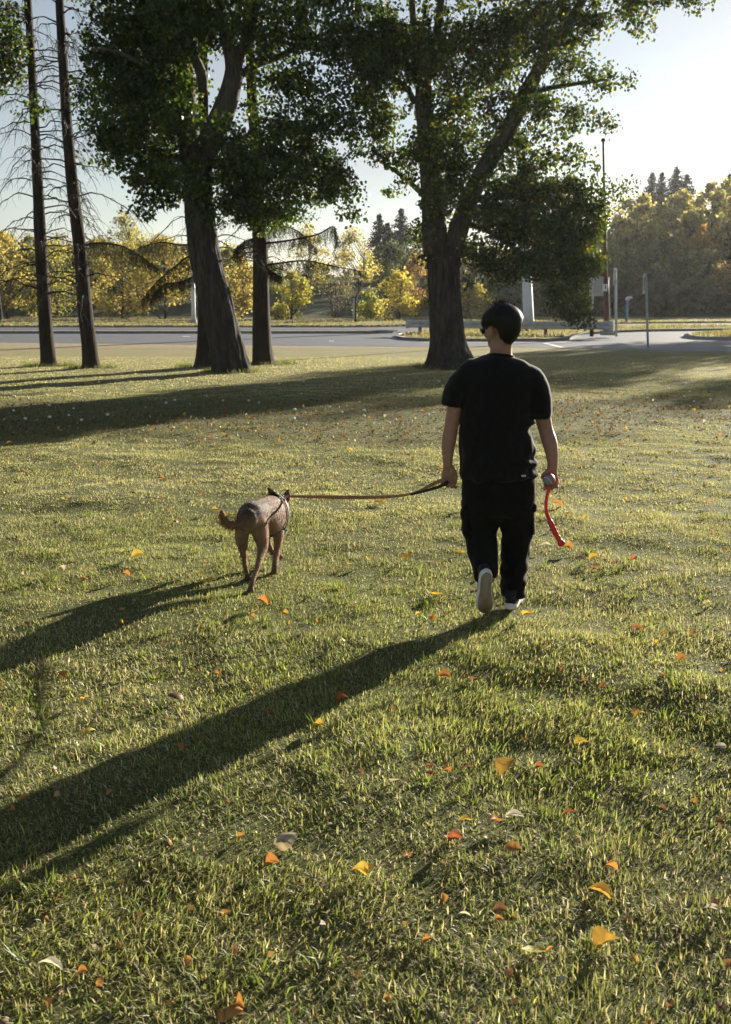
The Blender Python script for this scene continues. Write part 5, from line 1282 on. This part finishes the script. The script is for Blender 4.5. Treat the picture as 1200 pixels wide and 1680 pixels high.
# -- sunglasses
sg = Geo(); ln = []
for s in (-1, 1):
    V, Q, T = ellipsoid((s * .034, .103, -.004), (.030, .008, .022), rotm('Z', s * -.32)); ln.append((hd(V), Q, T))
    sg.add(*loft(hd(spline(np.array([(s * .060, .096, .006), (s * .074, .070, .006), (s * .083, .02, .002), (s * .086, -.008, -.002), (s * .085, -.022, -.016)]), 10)), .0035, .0045, n=6))
sg.add(*loft(hd(spline(np.array([(-.010, .110, .002), (0, .114, .005), (.010, .110, .002)]), 5)), .003, n=6))
sun_gl = put('sunglasses', sg, M_GLASS, person, smooth=True)
for l_ in ln: put('lens', l_, M_GLASS, sun_gl, smooth=True)

# -- t-shirt
sh = Geo()
rows = [(584, 822, 22, .070), (588, 821.5, 33, .082), (594, 821, 47, .094), (602, 820, 60, .106), (613, 819, 68, .116), (630, 818, 66, .124), (655, 816, 60, .128), (690, 814.5, 57.5, .126), (725, 814, 57, .124), (755, 817, 58.5, .128), (772, 818.5, 59.5, .132), (782, 819, 59.5, .134)]
P, rx, ry = stack(rows); sh.add(*loft(P, rx, ry, n=40, dome=False))
def sleeve(pts):
    S = spline(np.array([np.append(pp(a, b, d), r) for a, b, d, r in pts]), 14); sh.add(*loft(S[:, :3], S[:, 3], S[:, 3] * 1.18, n=24, dome=False))
sleeve([(790, 613, 0, .062), (766, 621, 0, .068), (750, 640, 0, .066), (744, 655, 0, .060), (742, 666, 0, .058)])
sleeve([(852, 613, 0, .062), (872, 622, 0, .069), (882, 645, 0, .069), (884, 668, 0, .066), (885, 685, 0, .065)])
V, Q = remesh(sh, 0.0080, 8)
Nn = vnormals(V, Q)
def creases(V, dirs, amp, seed):
    d = 0
    for (vec, sc_, w) in dirs:
        vec = np.array(vec, dtype=float); vec /= np.linalg.norm(vec)
        u = V @ vec; a = np.cross(vec, (0, 1, 0)); a /= np.linalg.norm(a); b = np.cross(vec, a)
        q = np.stack([u * sc_[0], (V @ a) * sc_[1], (V @ b) * sc_[1]], 1)
        n_ = fbm(q + seed, 3, seed); d = d + w * (1 - np.abs(2 * n_ - 1) * 1.8)
    return d * amp
zc = V[:, 2]; low = sstep(1.25, .85, zc)
dsp = creases(V, [((.45, .1, 1), (3.0, 9.0), 1.0), ((-.7, 0, 1), (4.0, 11.0), .7)], .011, 3) * (.35 + .8 * low)
sideR = np.exp(-((V[:, 0] - pp(872, 720)[0]) / .06) ** 2) * sstep(1.22, 1.05, zc)
dsp += sideR * .014 * np.sin(zc * 62 + 2 * np.sin(zc * 23)) * (1 - sstep(.93, .88, zc) * .3)
# the hem hangs free: tuck the underside inwards
V = V + Nn * dsp[:, None]
put('t_shirt', (V, Q, None), M_SHIRT, person, smooth=True)
ts = bpy.data.objects[[o.name for o in person.children if o.name.startswith('t_shirt')][0]]
# collar, sleeve hems and bottom hem as bands of doubled cloth
def band(P, w, t_, name, mat, parent, updir=None, closed=True):
    """flat strap with rounded edges along P; its width follows updir, its thickness the remaining normal"""
    P = np.asarray(P); m = len(P); T = np.roll(P, -1, 0) - np.roll(P, 1, 0) if closed else np.gradient(P, axis=0)
    T /= np.linalg.norm(T, axis=1, keepdims=True) + 1e-9
    U = np.broadcast_to(np.asarray(updir, dtype=float), P.shape); U = U - (U * T).sum(1, keepdims=True) * T; U /= np.linalg.norm(U, axis=1, keepdims=True) + 1e-9
    Nv = np.cross(T, U); w = np.broadcast_to(w, (m,))[:, None]
    prof = [(-.5, -.3), (-.5, .3), (-.42, .5), (.42, .5), (.5, .3), (.5, -.3), (.42, -.5), (-.42, -.5)]
    V = np.stack([P + U * w * a + Nv * t_ * b for a, b in prof], 1).reshape(-1, 3); n = 8
    i = np.arange(m if closed else m - 1)[:, None]; j = np.arange(n)[None]; j2 = (j + 1) % n; i2 = (i + 1) % m
    Q = np.stack([i * n + j, i * n + j2, i2 * n + j2, i2 * n + j], -1).reshape(-1, 4)
    if not closed: Q = np.concatenate([Q, [[0, 1, 2, 3], [0, 3, 4, 7], [4, 5, 6, 7]], np.array([[3, 2, 1, 0], [7, 4, 3, 0], [7, 6, 5, 4]]) + (m - 1) * n])
    return put(name, (V, Q, None), mat, parent, smooth=True) if name else (V, Q)
th = np.linspace(0, 2 * math.pi, 40, endpoint=False)
cc = pp(822, 584, 0.0)
band(np.stack([cc[0] + .072 * np.cos(th), cc[1] + .074 * np.sin(th), cc[2] - .004 + .007 * np.cos(th) * -1 - .012 * np.sin(th)], 1), .018, .006, 'collar', M_SHIRT, ts, (0, 0, 1))

# -- trousers
tr = Geo()
rows = [(774, 819, 57, .128), (790, 819, 59, .136), (812, 819, 58, .138), (832, 818, 50, .118, .01), (848, 818, 36, .08, .02), (856, 818, 22, .04, .02)]
P, rx, ry = stack(rows); tr.add(*loft(P, rx, ry, n=36, dome=False))
def leg(pts, n=26):
    S = spline(np.array([np.append(pp(a, b, d), (r * KX, rd)) for a, b, d, r, rd in pts]), 30); tr.add(*loft(S[:, :3], S[:, 3], S[:, 4], n=n, dome=False)); return S
leg([(790, 805, .0, 30, .125), (789.5, 835, .02, 29.5, .112), (788, 862, .03, 26.8, .103), (790, 885, .01, 23.5, .096), (793, 910, -.05, 20.5, .088), (797.5, 932, -.10, 17.5, .080), (800.5, 948, -.125, 15, .072)])
leg([(848, 805, .0, 30, .125), (847, 835, .02, 28, .112), (847.5, 865, .03, 24.8, .103), (846, 890, .035, 21.8, .096), (844, 920, .02, 19, .088), (842, 950, .0, 17.6, .082), (841.5, 976, -.015, 17.4, .082)])
V, Q = remesh(tr, 0.0080, 4); Nn = vnormals(V, Q); zc = V[:, 2]
dsp = creases(V, [((.5, .1, 1), (4.0, 9.0), 1.0), ((-.5, 0, 1), (4.0, 9.0), .8)], .012, 9) * (.45 + .55 * sstep(.75, .3, zc))
dsp += .006 * np.sin(zc * 70 + 3 * np.sin(V[:, 0] * 20)) * np.exp(-((zc - .16) / .12) ** 2) + .007 * np.sin(zc * 55 + V[:, 0] * 18) * np.exp(-((zc - .50) / .09) ** 2)
V = V + Nn * dsp[:, None]
trs = put('trousers', (V, Q, None), M_TROUS, person, smooth=True)
for (px, sgn) in ((764, -1), (871, 1)):
    c = pp(px, 848, .02); R = rotm('Y', sgn * -.04)
    V, Q = box((0, 0, 0), (.034, .16, .175), bev=.014); V = V @ R.T + c + (sgn * -.004, 0, -.012); po = put('cargo_pocket', (V, Q, None), M_TROUS, trs, smooth=False)
    V, Q = box((0, 0, 0), (.042, .17, .055), bev=.012); V = V @ rotm('Y', sgn * .10).T + c + (sgn * -.001, 0, .066); put('pocket_flap', (V, Q, None), M_TROUS, po)
c = pp(859, 780.5, -.128); V, Q = box(c + (0, -.006, 0), (.026, .006, .011), rz=.25, bev=.002); put('label_tag', (V, Q, None), M_TAGG, trs)

# -- shoes
def shoe(R, O, flip=1):
    """sole on z=0, heel at y=0, toe at y=.285"""
    ty = np.linspace(0, 1, 26); wl = np.interp(ty, [0, .03, .10, .25, .42, .60, .74, .88, .96, 1], [.004, .022, .033, .034, .033, .043, .047, .041, .024, .004])
    bow = .008 * np.sin(ty * 3.14) * flip
    out = np.concatenate([np.stack([bow + wl, ty * .285], 1), np.stack([bow - wl, ty * .285], 1)[::-1]])
    def slab_(z0, z1, k0, k1, spring=.018):
        n = len(out); c = np.array((out[:, 0].mean(), .1425)); r = []
        for z, k in ((z0, k0), (z0 + .004, (k0 + k1) / 2 + .01), (z1 - .003, k1), (z1, k1 - .03)):
            p = c + (out - c) * np.array((k, 1 - (1 - k) * .35)); zz = z + spring * np.clip((p[:, 1] - .2) / .085, 0, 1) ** 2
            r.append(np.column_stack([p, zz]))
        V = np.concatenate(r + [[(c[0], .1425, z0)], [(c[0], .1425, z1)]]); Q = []; k = np.arange(n); k2 = (k + 1) % n
        for q in range(3): Q.append(np.stack([q * n + k, q * n + k2, q * n + n + k2, q * n + n + k], 1))
        T = np.concatenate([np.stack([np.full(n, 4 * n), k2, k], 1), np.stack([np.full(n, 4 * n + 1), 3 * n + k, 3 * n + k2], 1)])
        return V @ R.T + O, np.concatenate(Q), T
    s_ = thing('shoe', None, None, O); s_.parent = None
    rows = [(.012, .028, .030, .048), (.03, .030, .034, .062), (.07, .031, .033, .068), (.11, .032, .033, .064), (.15, .036, .036, .052), (.19, .040, .039, .040), (.23, .038, .040, .032), (.262, .026, .036, .024), (.275, .012, .032, .016)]
    S = spline(np.array([(.008 * math.sin(y / .285 * 3.14) * flip, y, zc_, w_, h_) for y, w_, zc_, h_ in [(r[0], r[1], .022 + r[3] * .5, r[3] * .62) for r in rows]]), 22)
    V, Q, T = loft(S[:, :3], S[:, 3], S[:, 4], n=20, dome=False); up = (V @ R.T + O, Q, T)
    V, Q, T = loft(np.array([(0, .055, .06), (0, .05, .085), (0, .045, .105)]), np.array((.034, .033, .034)), np.array((.045, .042, .042)), n=18, dome=False); co = (V @ R.T + O, Q, T)
    return up, co, slab_(.004, .034, 1.0, 1.04), slab_(-.003, .006, .88, .86)
def put_shoe(R, O, flip, lab):
    up, co, mid, outs = shoe(R, O, flip)
    for o in [o for o in bpy.data.objects if o.name.startswith('shoe') and o.type == 'EMPTY']: bpy.data.objects.remove(o)
    sh_ = put('shoe', up, M_CANV, person, smooth=True); sh_['label'] = lab
    put('ankle_collar', co, M_CANV, sh_, smooth=True); put('midsole', mid, M_RUBW, sh_); put('outsole', outs, M_GUM, sh_)
toe = gp(797, 1008, .012)
RL = rotm('Y', math.radians(-3)) @ rotm('Z', math.radians(4)) @ rotm('X', math.radians(-74))
put_shoe(RL, toe - RL @ np.array((0, .285, .01)), -1, 'lifted black shoe showing its tan sole')
RR = rotm('Z', math.radians(-16)); heel = gp(836, 1001, .012)
put_shoe(RR, heel, 1, 'black shoe with white rim planted on the grass')

# -- ball thrower in the right hand
M_REDP = pmat('red_plastic', [(0.3, (0.55, 0.02, 0.02)), (0.7, (0.68, 0.035, 0.03))], scale=14, rough=0.45, bump=0.05, spec=0.4, sss=0.15)
YT = YB - .11
bl = thing('ball_thrower', 'curved red plastic ball thrower hanging from the right hand', 'ball thrower', at(903, 795, YT))
path = [(903, 792, 3.2, .0045), (901.5, 801, 3.0, .0045), (898, 813, 2.7, .0042), (896, 828, 2.6, .0042), (897.5, 842, 3.0, .0046), (901.5, 853, 3.6, .006)]
S = spline(np.array([np.append(at(a, b, YT), (w_ * KX, d_)) for a, b, w_, d_ in path]), 26)
put('shaft', loft(S[:, :3], S[:, 3], S[:, 4], n=12, sq=3), M_REDP, bl, smooth=True)
path = [(901, 852, 3.4, .008), (904, 858, 4.6, .011), (908, 867, 4.6, .011), (913.5, 878, 4.4, .011), (919, 887.5, 4.6, .011), (921.5, 891.5, 5.6, .013)]
S = spline(np.array([np.append(at(a, b, YT), (w_ * KX, d_)) for a, b, w_, d_ in path]), 40)
k_ = np.arange(40); S[:, 3] += .0010 * np.sin(k_ * 1.25) * (k_ > 6)
gr = put('grip', loft(S[:, :3], S[:, 3], S[:, 4], n=14, sq=3), M_REDP, bl, smooth=True)
put('end_cap', loft(np.stack([S[-2, :3], S[-1, :3] + (S[-1, :3] - S[-3, :3]) * .5]), .021, .016, n=14), M_REDP, gr, smooth=True)
cB = at(900.5, 787, YT - .01)
V, Q, T = ellipsoid((0, 0, 0), (.0365, .0365, .0365), nu=22, nv=14)
keep = (V[Q].mean(1) @ np.array((.55, .75, .25)) > -.004) ; V2, Q2, T2 = ellipsoid((0, 0, 0), (.0335, .0335, .0335), nu=22, nv=14)
nV = len(V); put('cup', (np.concatenate([V, V2]) + cB, np.concatenate([Q[keep], Q2[keep][:, ::-1] + nV]), None), M_REDP, bl, smooth=True)
put('neck', loft(np.stack([at(903.5, 795, YT), cB + (.012, .02, -.022)]), .008, n=8), M_REDP, bl, smooth=True)
M_BALL = pmat('grey_felt', [(0.3, (0.17, 0.17, 0.17)), (0.7, (0.27, 0.27, 0.265))], scale=40, rough=0.95, bump=0.6, bscale=200, bdist=0.002)
V, Q, T = ellipsoid(cB, (.0325, .0325, .0325), nu=24, nv=16)
bo = put('ball', (V, Q, T), M_BALL, None, smooth=True, origin=cB); tag(bo, 'pale grey ball seated in the cup of the red thrower', 'ball')
th_ = np.linspace(0, 2 * math.pi, 48, endpoint=False); sm = np.stack([np.cos(th_), np.sin(th_) * np.cos(.5 * np.sin(2 * th_)), np.sin(.6 * np.sin(2 * th_))], 1); sm /= np.linalg.norm(sm, axis=1, keepdims=True)
band(sm * .0327 + cB, .003, .001, 'seam', M_RUBW, bo, (.3, .2, 1))
# ================================================================== the dog
def dogmat():
    m, t, out = nodes('dog_coat'); a = N(t, 'ShaderNodeAttribute', attribute_name='col')
    v = coords(t, (1, 1, 1)); nz_ = N(t, 'ShaderNodeTexNoise', Scale=90, Detail=4); t.links.new(v, nz_.inputs['Vector'])
    p = N(t, 'ShaderNodeBsdfPrincipled', Roughness=.75); p.inputs['Specular IOR Level'].default_value = .3; p.inputs['Sheen Weight'].default_value = .3
    r = ramp(t, [(.3, (.7, .7, .7)), (.7, (1.15, 1.15, 1.15))]); t.links.new(nz_.outputs['Fac'], r.inputs['Fac'])
    mu = N(t, 'ShaderNodeMix', data_type='RGBA', blend_type='MULTIPLY'); mu.inputs['Factor'].default_value = 1; t.links.new(a.outputs['Color'], mu.inputs['A']); t.links.new(r.outputs['Color'], mu.inputs['B'])
    t.links.new(mu.outputs['Result'], p.inputs['Base Color']); b = N(t, 'ShaderNodeBump', Strength=.35, Distance=.004); t.links.new(nz_.outputs['Fac'], b.inputs['Height']); t.links.new(b.outputs['Normal'], p.inputs['Normal'])
    t.links.new(p.outputs['BSDF'], out.inputs['Surface']); return m
M_DOG = dogmat()
M_FUR = leafmat('dog_fur', trans=.45, tint=(1.3, 1.15, .9), gloss=.0, rough=.6)
M_STRAP = pmat('black_webbing', (0.02, 0.02, 0.023), rough=0.7, bump=0.3, bscale=300, bdist=.001)
M_DARKN = pmat('dark_nose_and_claw', (0.018, 0.016, 0.015), rough=0.5, bump=0.1)
root = gp(425, 955); dog = thing('dog', 'brown short haired dog walking away with head low, black harness and raised tail', 'dog', (root[0], 6.1, 0))
KD = pxm(6.15, 850)
D = Geo()
def dl(pts, n=18, k=24, flat=1.0, ref=(1, 0, 0)):
    S = spline(np.array([np.append(at(a, b, y), (r, r2)) for a, b, y, r, r2 in pts]), k); D.add(*loft(S[:, :3], S[:, 3], S[:, 4], n=n, ref=ref)); return S
# torso from rump to chest, then neck
TS = dl([(407, 852, 5.93, .066, .072), (411, 850, 5.98, .084, .094), (417, 847, 6.06, .088, .100), (425, 844, 6.15, .084, .092), (434, 844, 6.24, .094, .108), (441, 846, 6.33, .102, .128), (448, 845, 6.42, .098, .130), (453, 840, 6.50, .080, .108), (456, 833, 6.57, .062, .078), (458, 828, 6.63, .054, .062), (459, 826, 6.67, .052, .056)], n=26, k=40)
# head and muzzle, turned a little to the right
Hd = at(460, 826, 6.70); RD = rotm('Z', math.radians(-22)) @ rotm('X', math.radians(-30))
def dh(V): return np.asarray(V) @ RD.T + Hd
for c, r in (((0, 0, 0), (.056, .066, .050)), ((0, .05, -.012), (.040, .05, .036)), ((0, .10, -.018), (.025, .050, .022)), ((0, .135, -.020), (.019, .022, .017)), ((-.034, .01, -.014), (.026, .034, .028)), ((.034, .01, -.014), (.026, .034, .028))):
    V, Q, T = ellipsoid(c, r); D.add(dh(V), Q, T)
for s, tip in ((-1, (439.5, 799)), (1, (474, 803))):
    b0 = dh([(s * .036, -.006, .030)])[0]; tp = at(tip[0], tip[1], 6.70)
    P = np.stack([b0 - (tp - b0) * .12, b0, b0 + (tp - b0) * .35, b0 + (tp - b0) * .7, tp]); D.add(*loft(P, np.array((.030, .034, .030, .019, .006)), np.array((.020, .017, .014, .010, .005)), n=12))
# near hind leg, stretched back
dl([(420, 850, 6.0, .060, .072), (425, 862, 6.02, .056, .078), (429, 880, 6.05, .046, .068), (431, 897, 6.04, .034, .048), (428, 912, 5.98, .023, .032), (424, 925, 5.92, .018, .024), (420, 938, 5.88, .0155, .018), (415, 954, 5.82, .015, .016), (412, 966, 5.785, .019, .018)], k=34)
dl([(412, 968, 5.775, .020, .015), (411.5, 970, 5.81, .023, .016), (411.5, 970.5, 5.835, .018, .013)], k=8)
# far hind leg, under the body
dl([(404, 856, 5.99, .055, .066), (399, 868, 6.01, .048, .066), (397, 882, 6.05, .040, .054), (399, 898, 6.07, .029, .040), (401, 912, 6.05, .020, .027), (402, 924, 6.02, .0165, .019), (405, 938, 6.02, .0145, .015), (407, 947, 6.02, .018, .017)], k=30)
dl([(407, 949, 6.02, .019, .014), (408.5, 948.5, 6.06, .021, .014), (409, 948, 6.08, .016, .012)], k=8)
# near foreleg, planted
dl([(453, 846, 6.42, .052, .066), (456, 862, 6.40, .043, .056), (457.5, 878, 6.36, .034, .042), (456, 895, 6.31, .025, .028), (453.5, 912, 6.25, .020, .021), (452, 924, 6.20, .0205, .021), (451, 933, 6.17, .018, .018), (450, 939, 6.16, .021, .018)], k=30)
dl([(450, 940, 6.16, .021, .014), (450.5, 939, 6.19, .022, .014)], k=6)
# far foreleg, folded in the air
dl([(441, 852, 6.40, .046, .058), (440, 868, 6.42, .036, .044), (439, 882, 6.44, .027, .032), (440, 891, 6.45, .022, .024), (444, 900, 6.44, .019, .020), (449, 908, 6.42, .017, .017), (456, 912, 6.39, .017, .017), (461, 914, 6.37, .020, .016)], k=26)
# tail
dl([(404, 853, 5.92, .030, .030), (397, 858, 5.88, .023, .023), (388, 862, 5.85, .021, .021), (378, 862, 5.83, .021, .021), (370, 857, 5.83, .021, .021), (366, 848, 5.83, .019, .019), (364, 839, 5.84, .011, .011)], k=24, n=12)
V, Q = remesh(D, 0.0055, 4); Nn = vnormals(V, Q)
# muscles and ribs, faint
rib = np.exp(-((V[:, 1] - 6.27) / .09) ** 2) * np.exp(-((V[:, 2] - .38) / .09) ** 2)
V = V + Nn * (rib * .0008 * np.sin(V[:, 1] * 190 + V[:, 2] * 40) + .005 * (fbm(V * 14, 2, 6) - .5))[:, None]
def coat(V):
    p = V * 9; n1 = fbm(p, 3, 12)[:, None]
    tan = np.array((.225, .135, .078)); dark = np.array((.036, .026, .021)); pale = np.array((.32, .225, .145)); rust = np.array((.27, .14, .07))
    c = tan * (.8 + .4 * n1)
    back = (sstep(.37, .47, V[:, 2]) * (.55 + .45 * sstep(6.18, 6.02, V[:, 1])))[:, None]; c = c * (1 - back * .9) + dark * back * .9
    sad = np.exp(-((V[:, 1] - 6.27) / .06) ** 2)[:, None] * sstep(.42, .48, V[:, 2])[:, None]; c = c * (1 - sad * .7) + rust * sad * .7
    under = (sstep(.36, .28, V[:, 2]) * sstep(.16, .24, V[:, 2]))[:, None] * .4; c = c * (1 - under) + pale * under
    breech = (sstep(6.02, 5.93, V[:, 1]) * np.exp(-((V[:, 2] - .31) / .09) ** 2))[:, None] * .8; c = c * (1 - breech) + pale * breech
    feet = sstep(.10, .02, V[:, 2])[:, None] * .5; c = c * (1 - feet) + dark * feet
    tail = (sstep(-.74, -.78, V[:, 0]) * sstep(5.95, 5.90, V[:, 1]))[:, None]; c = c * (1 - tail * .6) + rust * tail * .6
    mz = sstep(6.78, 6.84, V[:, 1])[:, None]; c = c * (1 - mz * .7) + dark * mz * .7
    return np.clip(c, .01, 1)
cV = coat(V)
put('body', (V, Q, None, cV), M_DOG, dog, smooth=True)
# short coat standing off the skin
rng = np.random.default_rng(2); nf = 42000; A0 = np.linalg.norm(np.cross(V[Q[:, 2]] - V[Q[:, 0]], V[Q[:, 3]] - V[Q[:, 1]]), axis=1); fi = rng.choice(len(Q), nf, p=A0 / A0.sum())
u = rng.dirichlet((1, 1, 1, 1), nf); P = (V[Q[fi]] * u[..., None]).sum(1); nn = Nn[Q[fi, 0]]
flow = np.tile(np.array((-.25, -.8, -.45)), (nf, 1)) + rng.normal(size=(nf, 3)) * .2; flow -= (flow * nn).sum(1, keepdims=True) * nn * .8; flow /= np.linalg.norm(flow, axis=1, keepdims=True) + 1e-9
tl = (P[:, 0] < -.755) & (P[:, 1] < 5.93) & (P[:, 2] > .3); L_ = np.where(tl, rng.uniform(.016, .034, nf), rng.uniform(.008, .017, nf))[:, None]
d = flow * .85 + nn * np.where(tl, .7, .33)[:, None]; sd = np.cross(d, nn); sd /= np.linalg.norm(sd, axis=1, keepdims=True) + 1e-9
Vf = np.stack([P - sd * .0008, P + sd * .0008, P + d * L_], 1).reshape(-1, 3)
o = put('fur', (Vf, None, np.arange(3 * nf).reshape(-1, 3), np.repeat(np.clip(cV[Q[fi, 0]] * rng.uniform(.75, 1.5, (nf, 1)), 0, 1), 3, 0)), M_FUR, dog); tag(o, kind='stuff')
Vn, Qn, Tn = ellipsoid((0, .156, -.012), (.014, .010, .011)); put('nose', (dh(Vn), Qn, Tn), M_DARKN, dog, smooth=True)
for s in (-1, 1):
    Vn, Qn, Tn = ellipsoid((s * .030, .052, .014), (.008, .008, .008)); put('eye', (dh(Vn), Qn, Tn), M_DARKN, dog, smooth=True)
# harness
hs_ = Geo()
def ring_at(f, grow, tilt=0.0, k=44):
    i = f * (len(TS) - 1); i0 = int(i); s_ = TS[i0] * (1 - (i - i0)) + TS[min(i0 + 1, len(TS) - 1)] * (i - i0)
    ax = TS[min(i0 + 2, len(TS) - 1), :3] - TS[max(i0 - 2, 0), :3]; ax /= np.linalg.norm(ax); X = np.array((1, 0, 0)) - ax[0] * ax; X /= np.linalg.norm(X); Z = np.cross(X, ax); Z = -Z if Z[2] < 0 else Z
    t = np.linspace(0, 2 * math.pi, k, endpoint=False)
    return s_[:3] + np.outer(np.cos(t) * (s_[3] + grow), X) + np.outer(np.sin(t) * (s_[4] + grow), Z) + np.outer(np.sin(t) * tilt, ax), ax
R1, ax1 = ring_at(.60, .010, .02); har = band(R1, .030, .006, 'harness', M_STRAP, dog, ax1); har['label'] = 'black webbing harness round the chest'
R2, ax2 = ring_at(.80, .012, -.05); band(R2, .028, .006, 'neck_strap', M_STRAP, har, ax2)
i1, i2 = np.argmax(R1[:, 2]), np.argmax(R2[:, 2]); top_ = spline(np.stack([R1[i1] + (0, 0, .004), (R1[i1] + R2[i2]) / 2 + (0, 0, .014), R2[i2] + (0, 0, .004)]), 8)
band(top_, .045, .008, 'back_strap', M_STRAP, har, (1, 0, 0), closed=False)
j1, j2 = np.argmin(R1[:, 2]), np.argmin(R2[:, 2]); band(spline(np.stack([R1[j1], (R1[j1] + R2[j2]) / 2 - (0, 0, .004), R2[j2]]), 6), .028, .006, 'belly_strap', M_STRAP, har, (1, 0, 0), closed=False)
rp_ = at(463, 815, 6.50)
th2 = np.linspace(0, 6.283, 14, endpoint=False); band(np.stack([rp_[0] + .013 * np.cos(th2), np.full(14, rp_[1]), rp_[2] + .013 * np.sin(th2)], 1), .004, .004, 'ring', M_GALV, har, (0, 1, 0))
tg = at(466, 871, 6.50); Vt, Qt = box((0, 0, 0), (.030, .006, .036), bev=.003); put('tag', (Vt @ rotm('Y', .5).T + tg, Qt, None), pmat('blue_tag', (.10, .26, .48), rough=.4, bump=.05), har)
put('tag_cord', loft(np.stack([tg + (0, 0, .015), at(463, 860, 6.50), at(461, 848, 6.52)]), .003, n=5), M_STRAP, har)

# ------------------------------------------------------------------ leash
M_LEASH = pmat('tan_leather', [(0.3, (0.22, 0.115, 0.055)), (0.7, (0.33, 0.18, 0.09))], scale=20, rough=0.6, bump=0.2, bscale=90, bdist=.002, spec=.4)
M_LEASHD = pmat('dark_leash_lining', (0.022, 0.02, 0.02), rough=0.7, bump=0.2)
le = thing('leash', 'long tan leash stretched from the dog harness to the left hand', 'leash', at(600, 816, 6.0))
S = spline(np.array([at(463, 815, 6.50), at(478, 814.5, 6.46), at(520, 815, 6.30), at(570, 816, 6.12), at(620, 815.5, 5.95), at(655, 813.5, 5.82), at(675, 810, 5.74)]), 30)
band(S, np.interp(np.linspace(0, 1, 30), [0, .1, .5, .85, 1], [.012, .014, .026, .016, .012]), .004, 'strap', M_LEASH, le, (0, -.35, 1), closed=False)
kn = at(735, 790, 5.37)
S1 = spline(np.array([at(674, 810.5, 5.745), at(690, 805, 5.66), at(706, 796.5, 5.56), at(720, 790, 5.46), at(731, 787.5, 5.40)]), 16)
lp = band(S1, np.linspace(.013, .026, 16), .004, 'hand_loop', M_LEASH, le, (0, -.55, 1), closed=False)
S2 = spline(np.array([at(674, 811.5, 5.74), at(692, 807, 5.64), at(708, 802.5, 5.54), at(722, 798, 5.44), at(732, 792.5, 5.385), at(735, 789.5, 5.375)]), 18)
band(S2, np.linspace(.012, .024, 18), .004, 'loop_lining', M_LEASHD, lp, (0, -.5, 1), closed=False)
cl = at(467, 815, 6.485); put('snap_hook', loft(np.stack([cl - (.02, 0, 0), cl + (.012, 0, 0), cl + (.03, 0, 0)]), np.array((.004, .008, .005)), n=8), M_GALV, le, smooth=True)
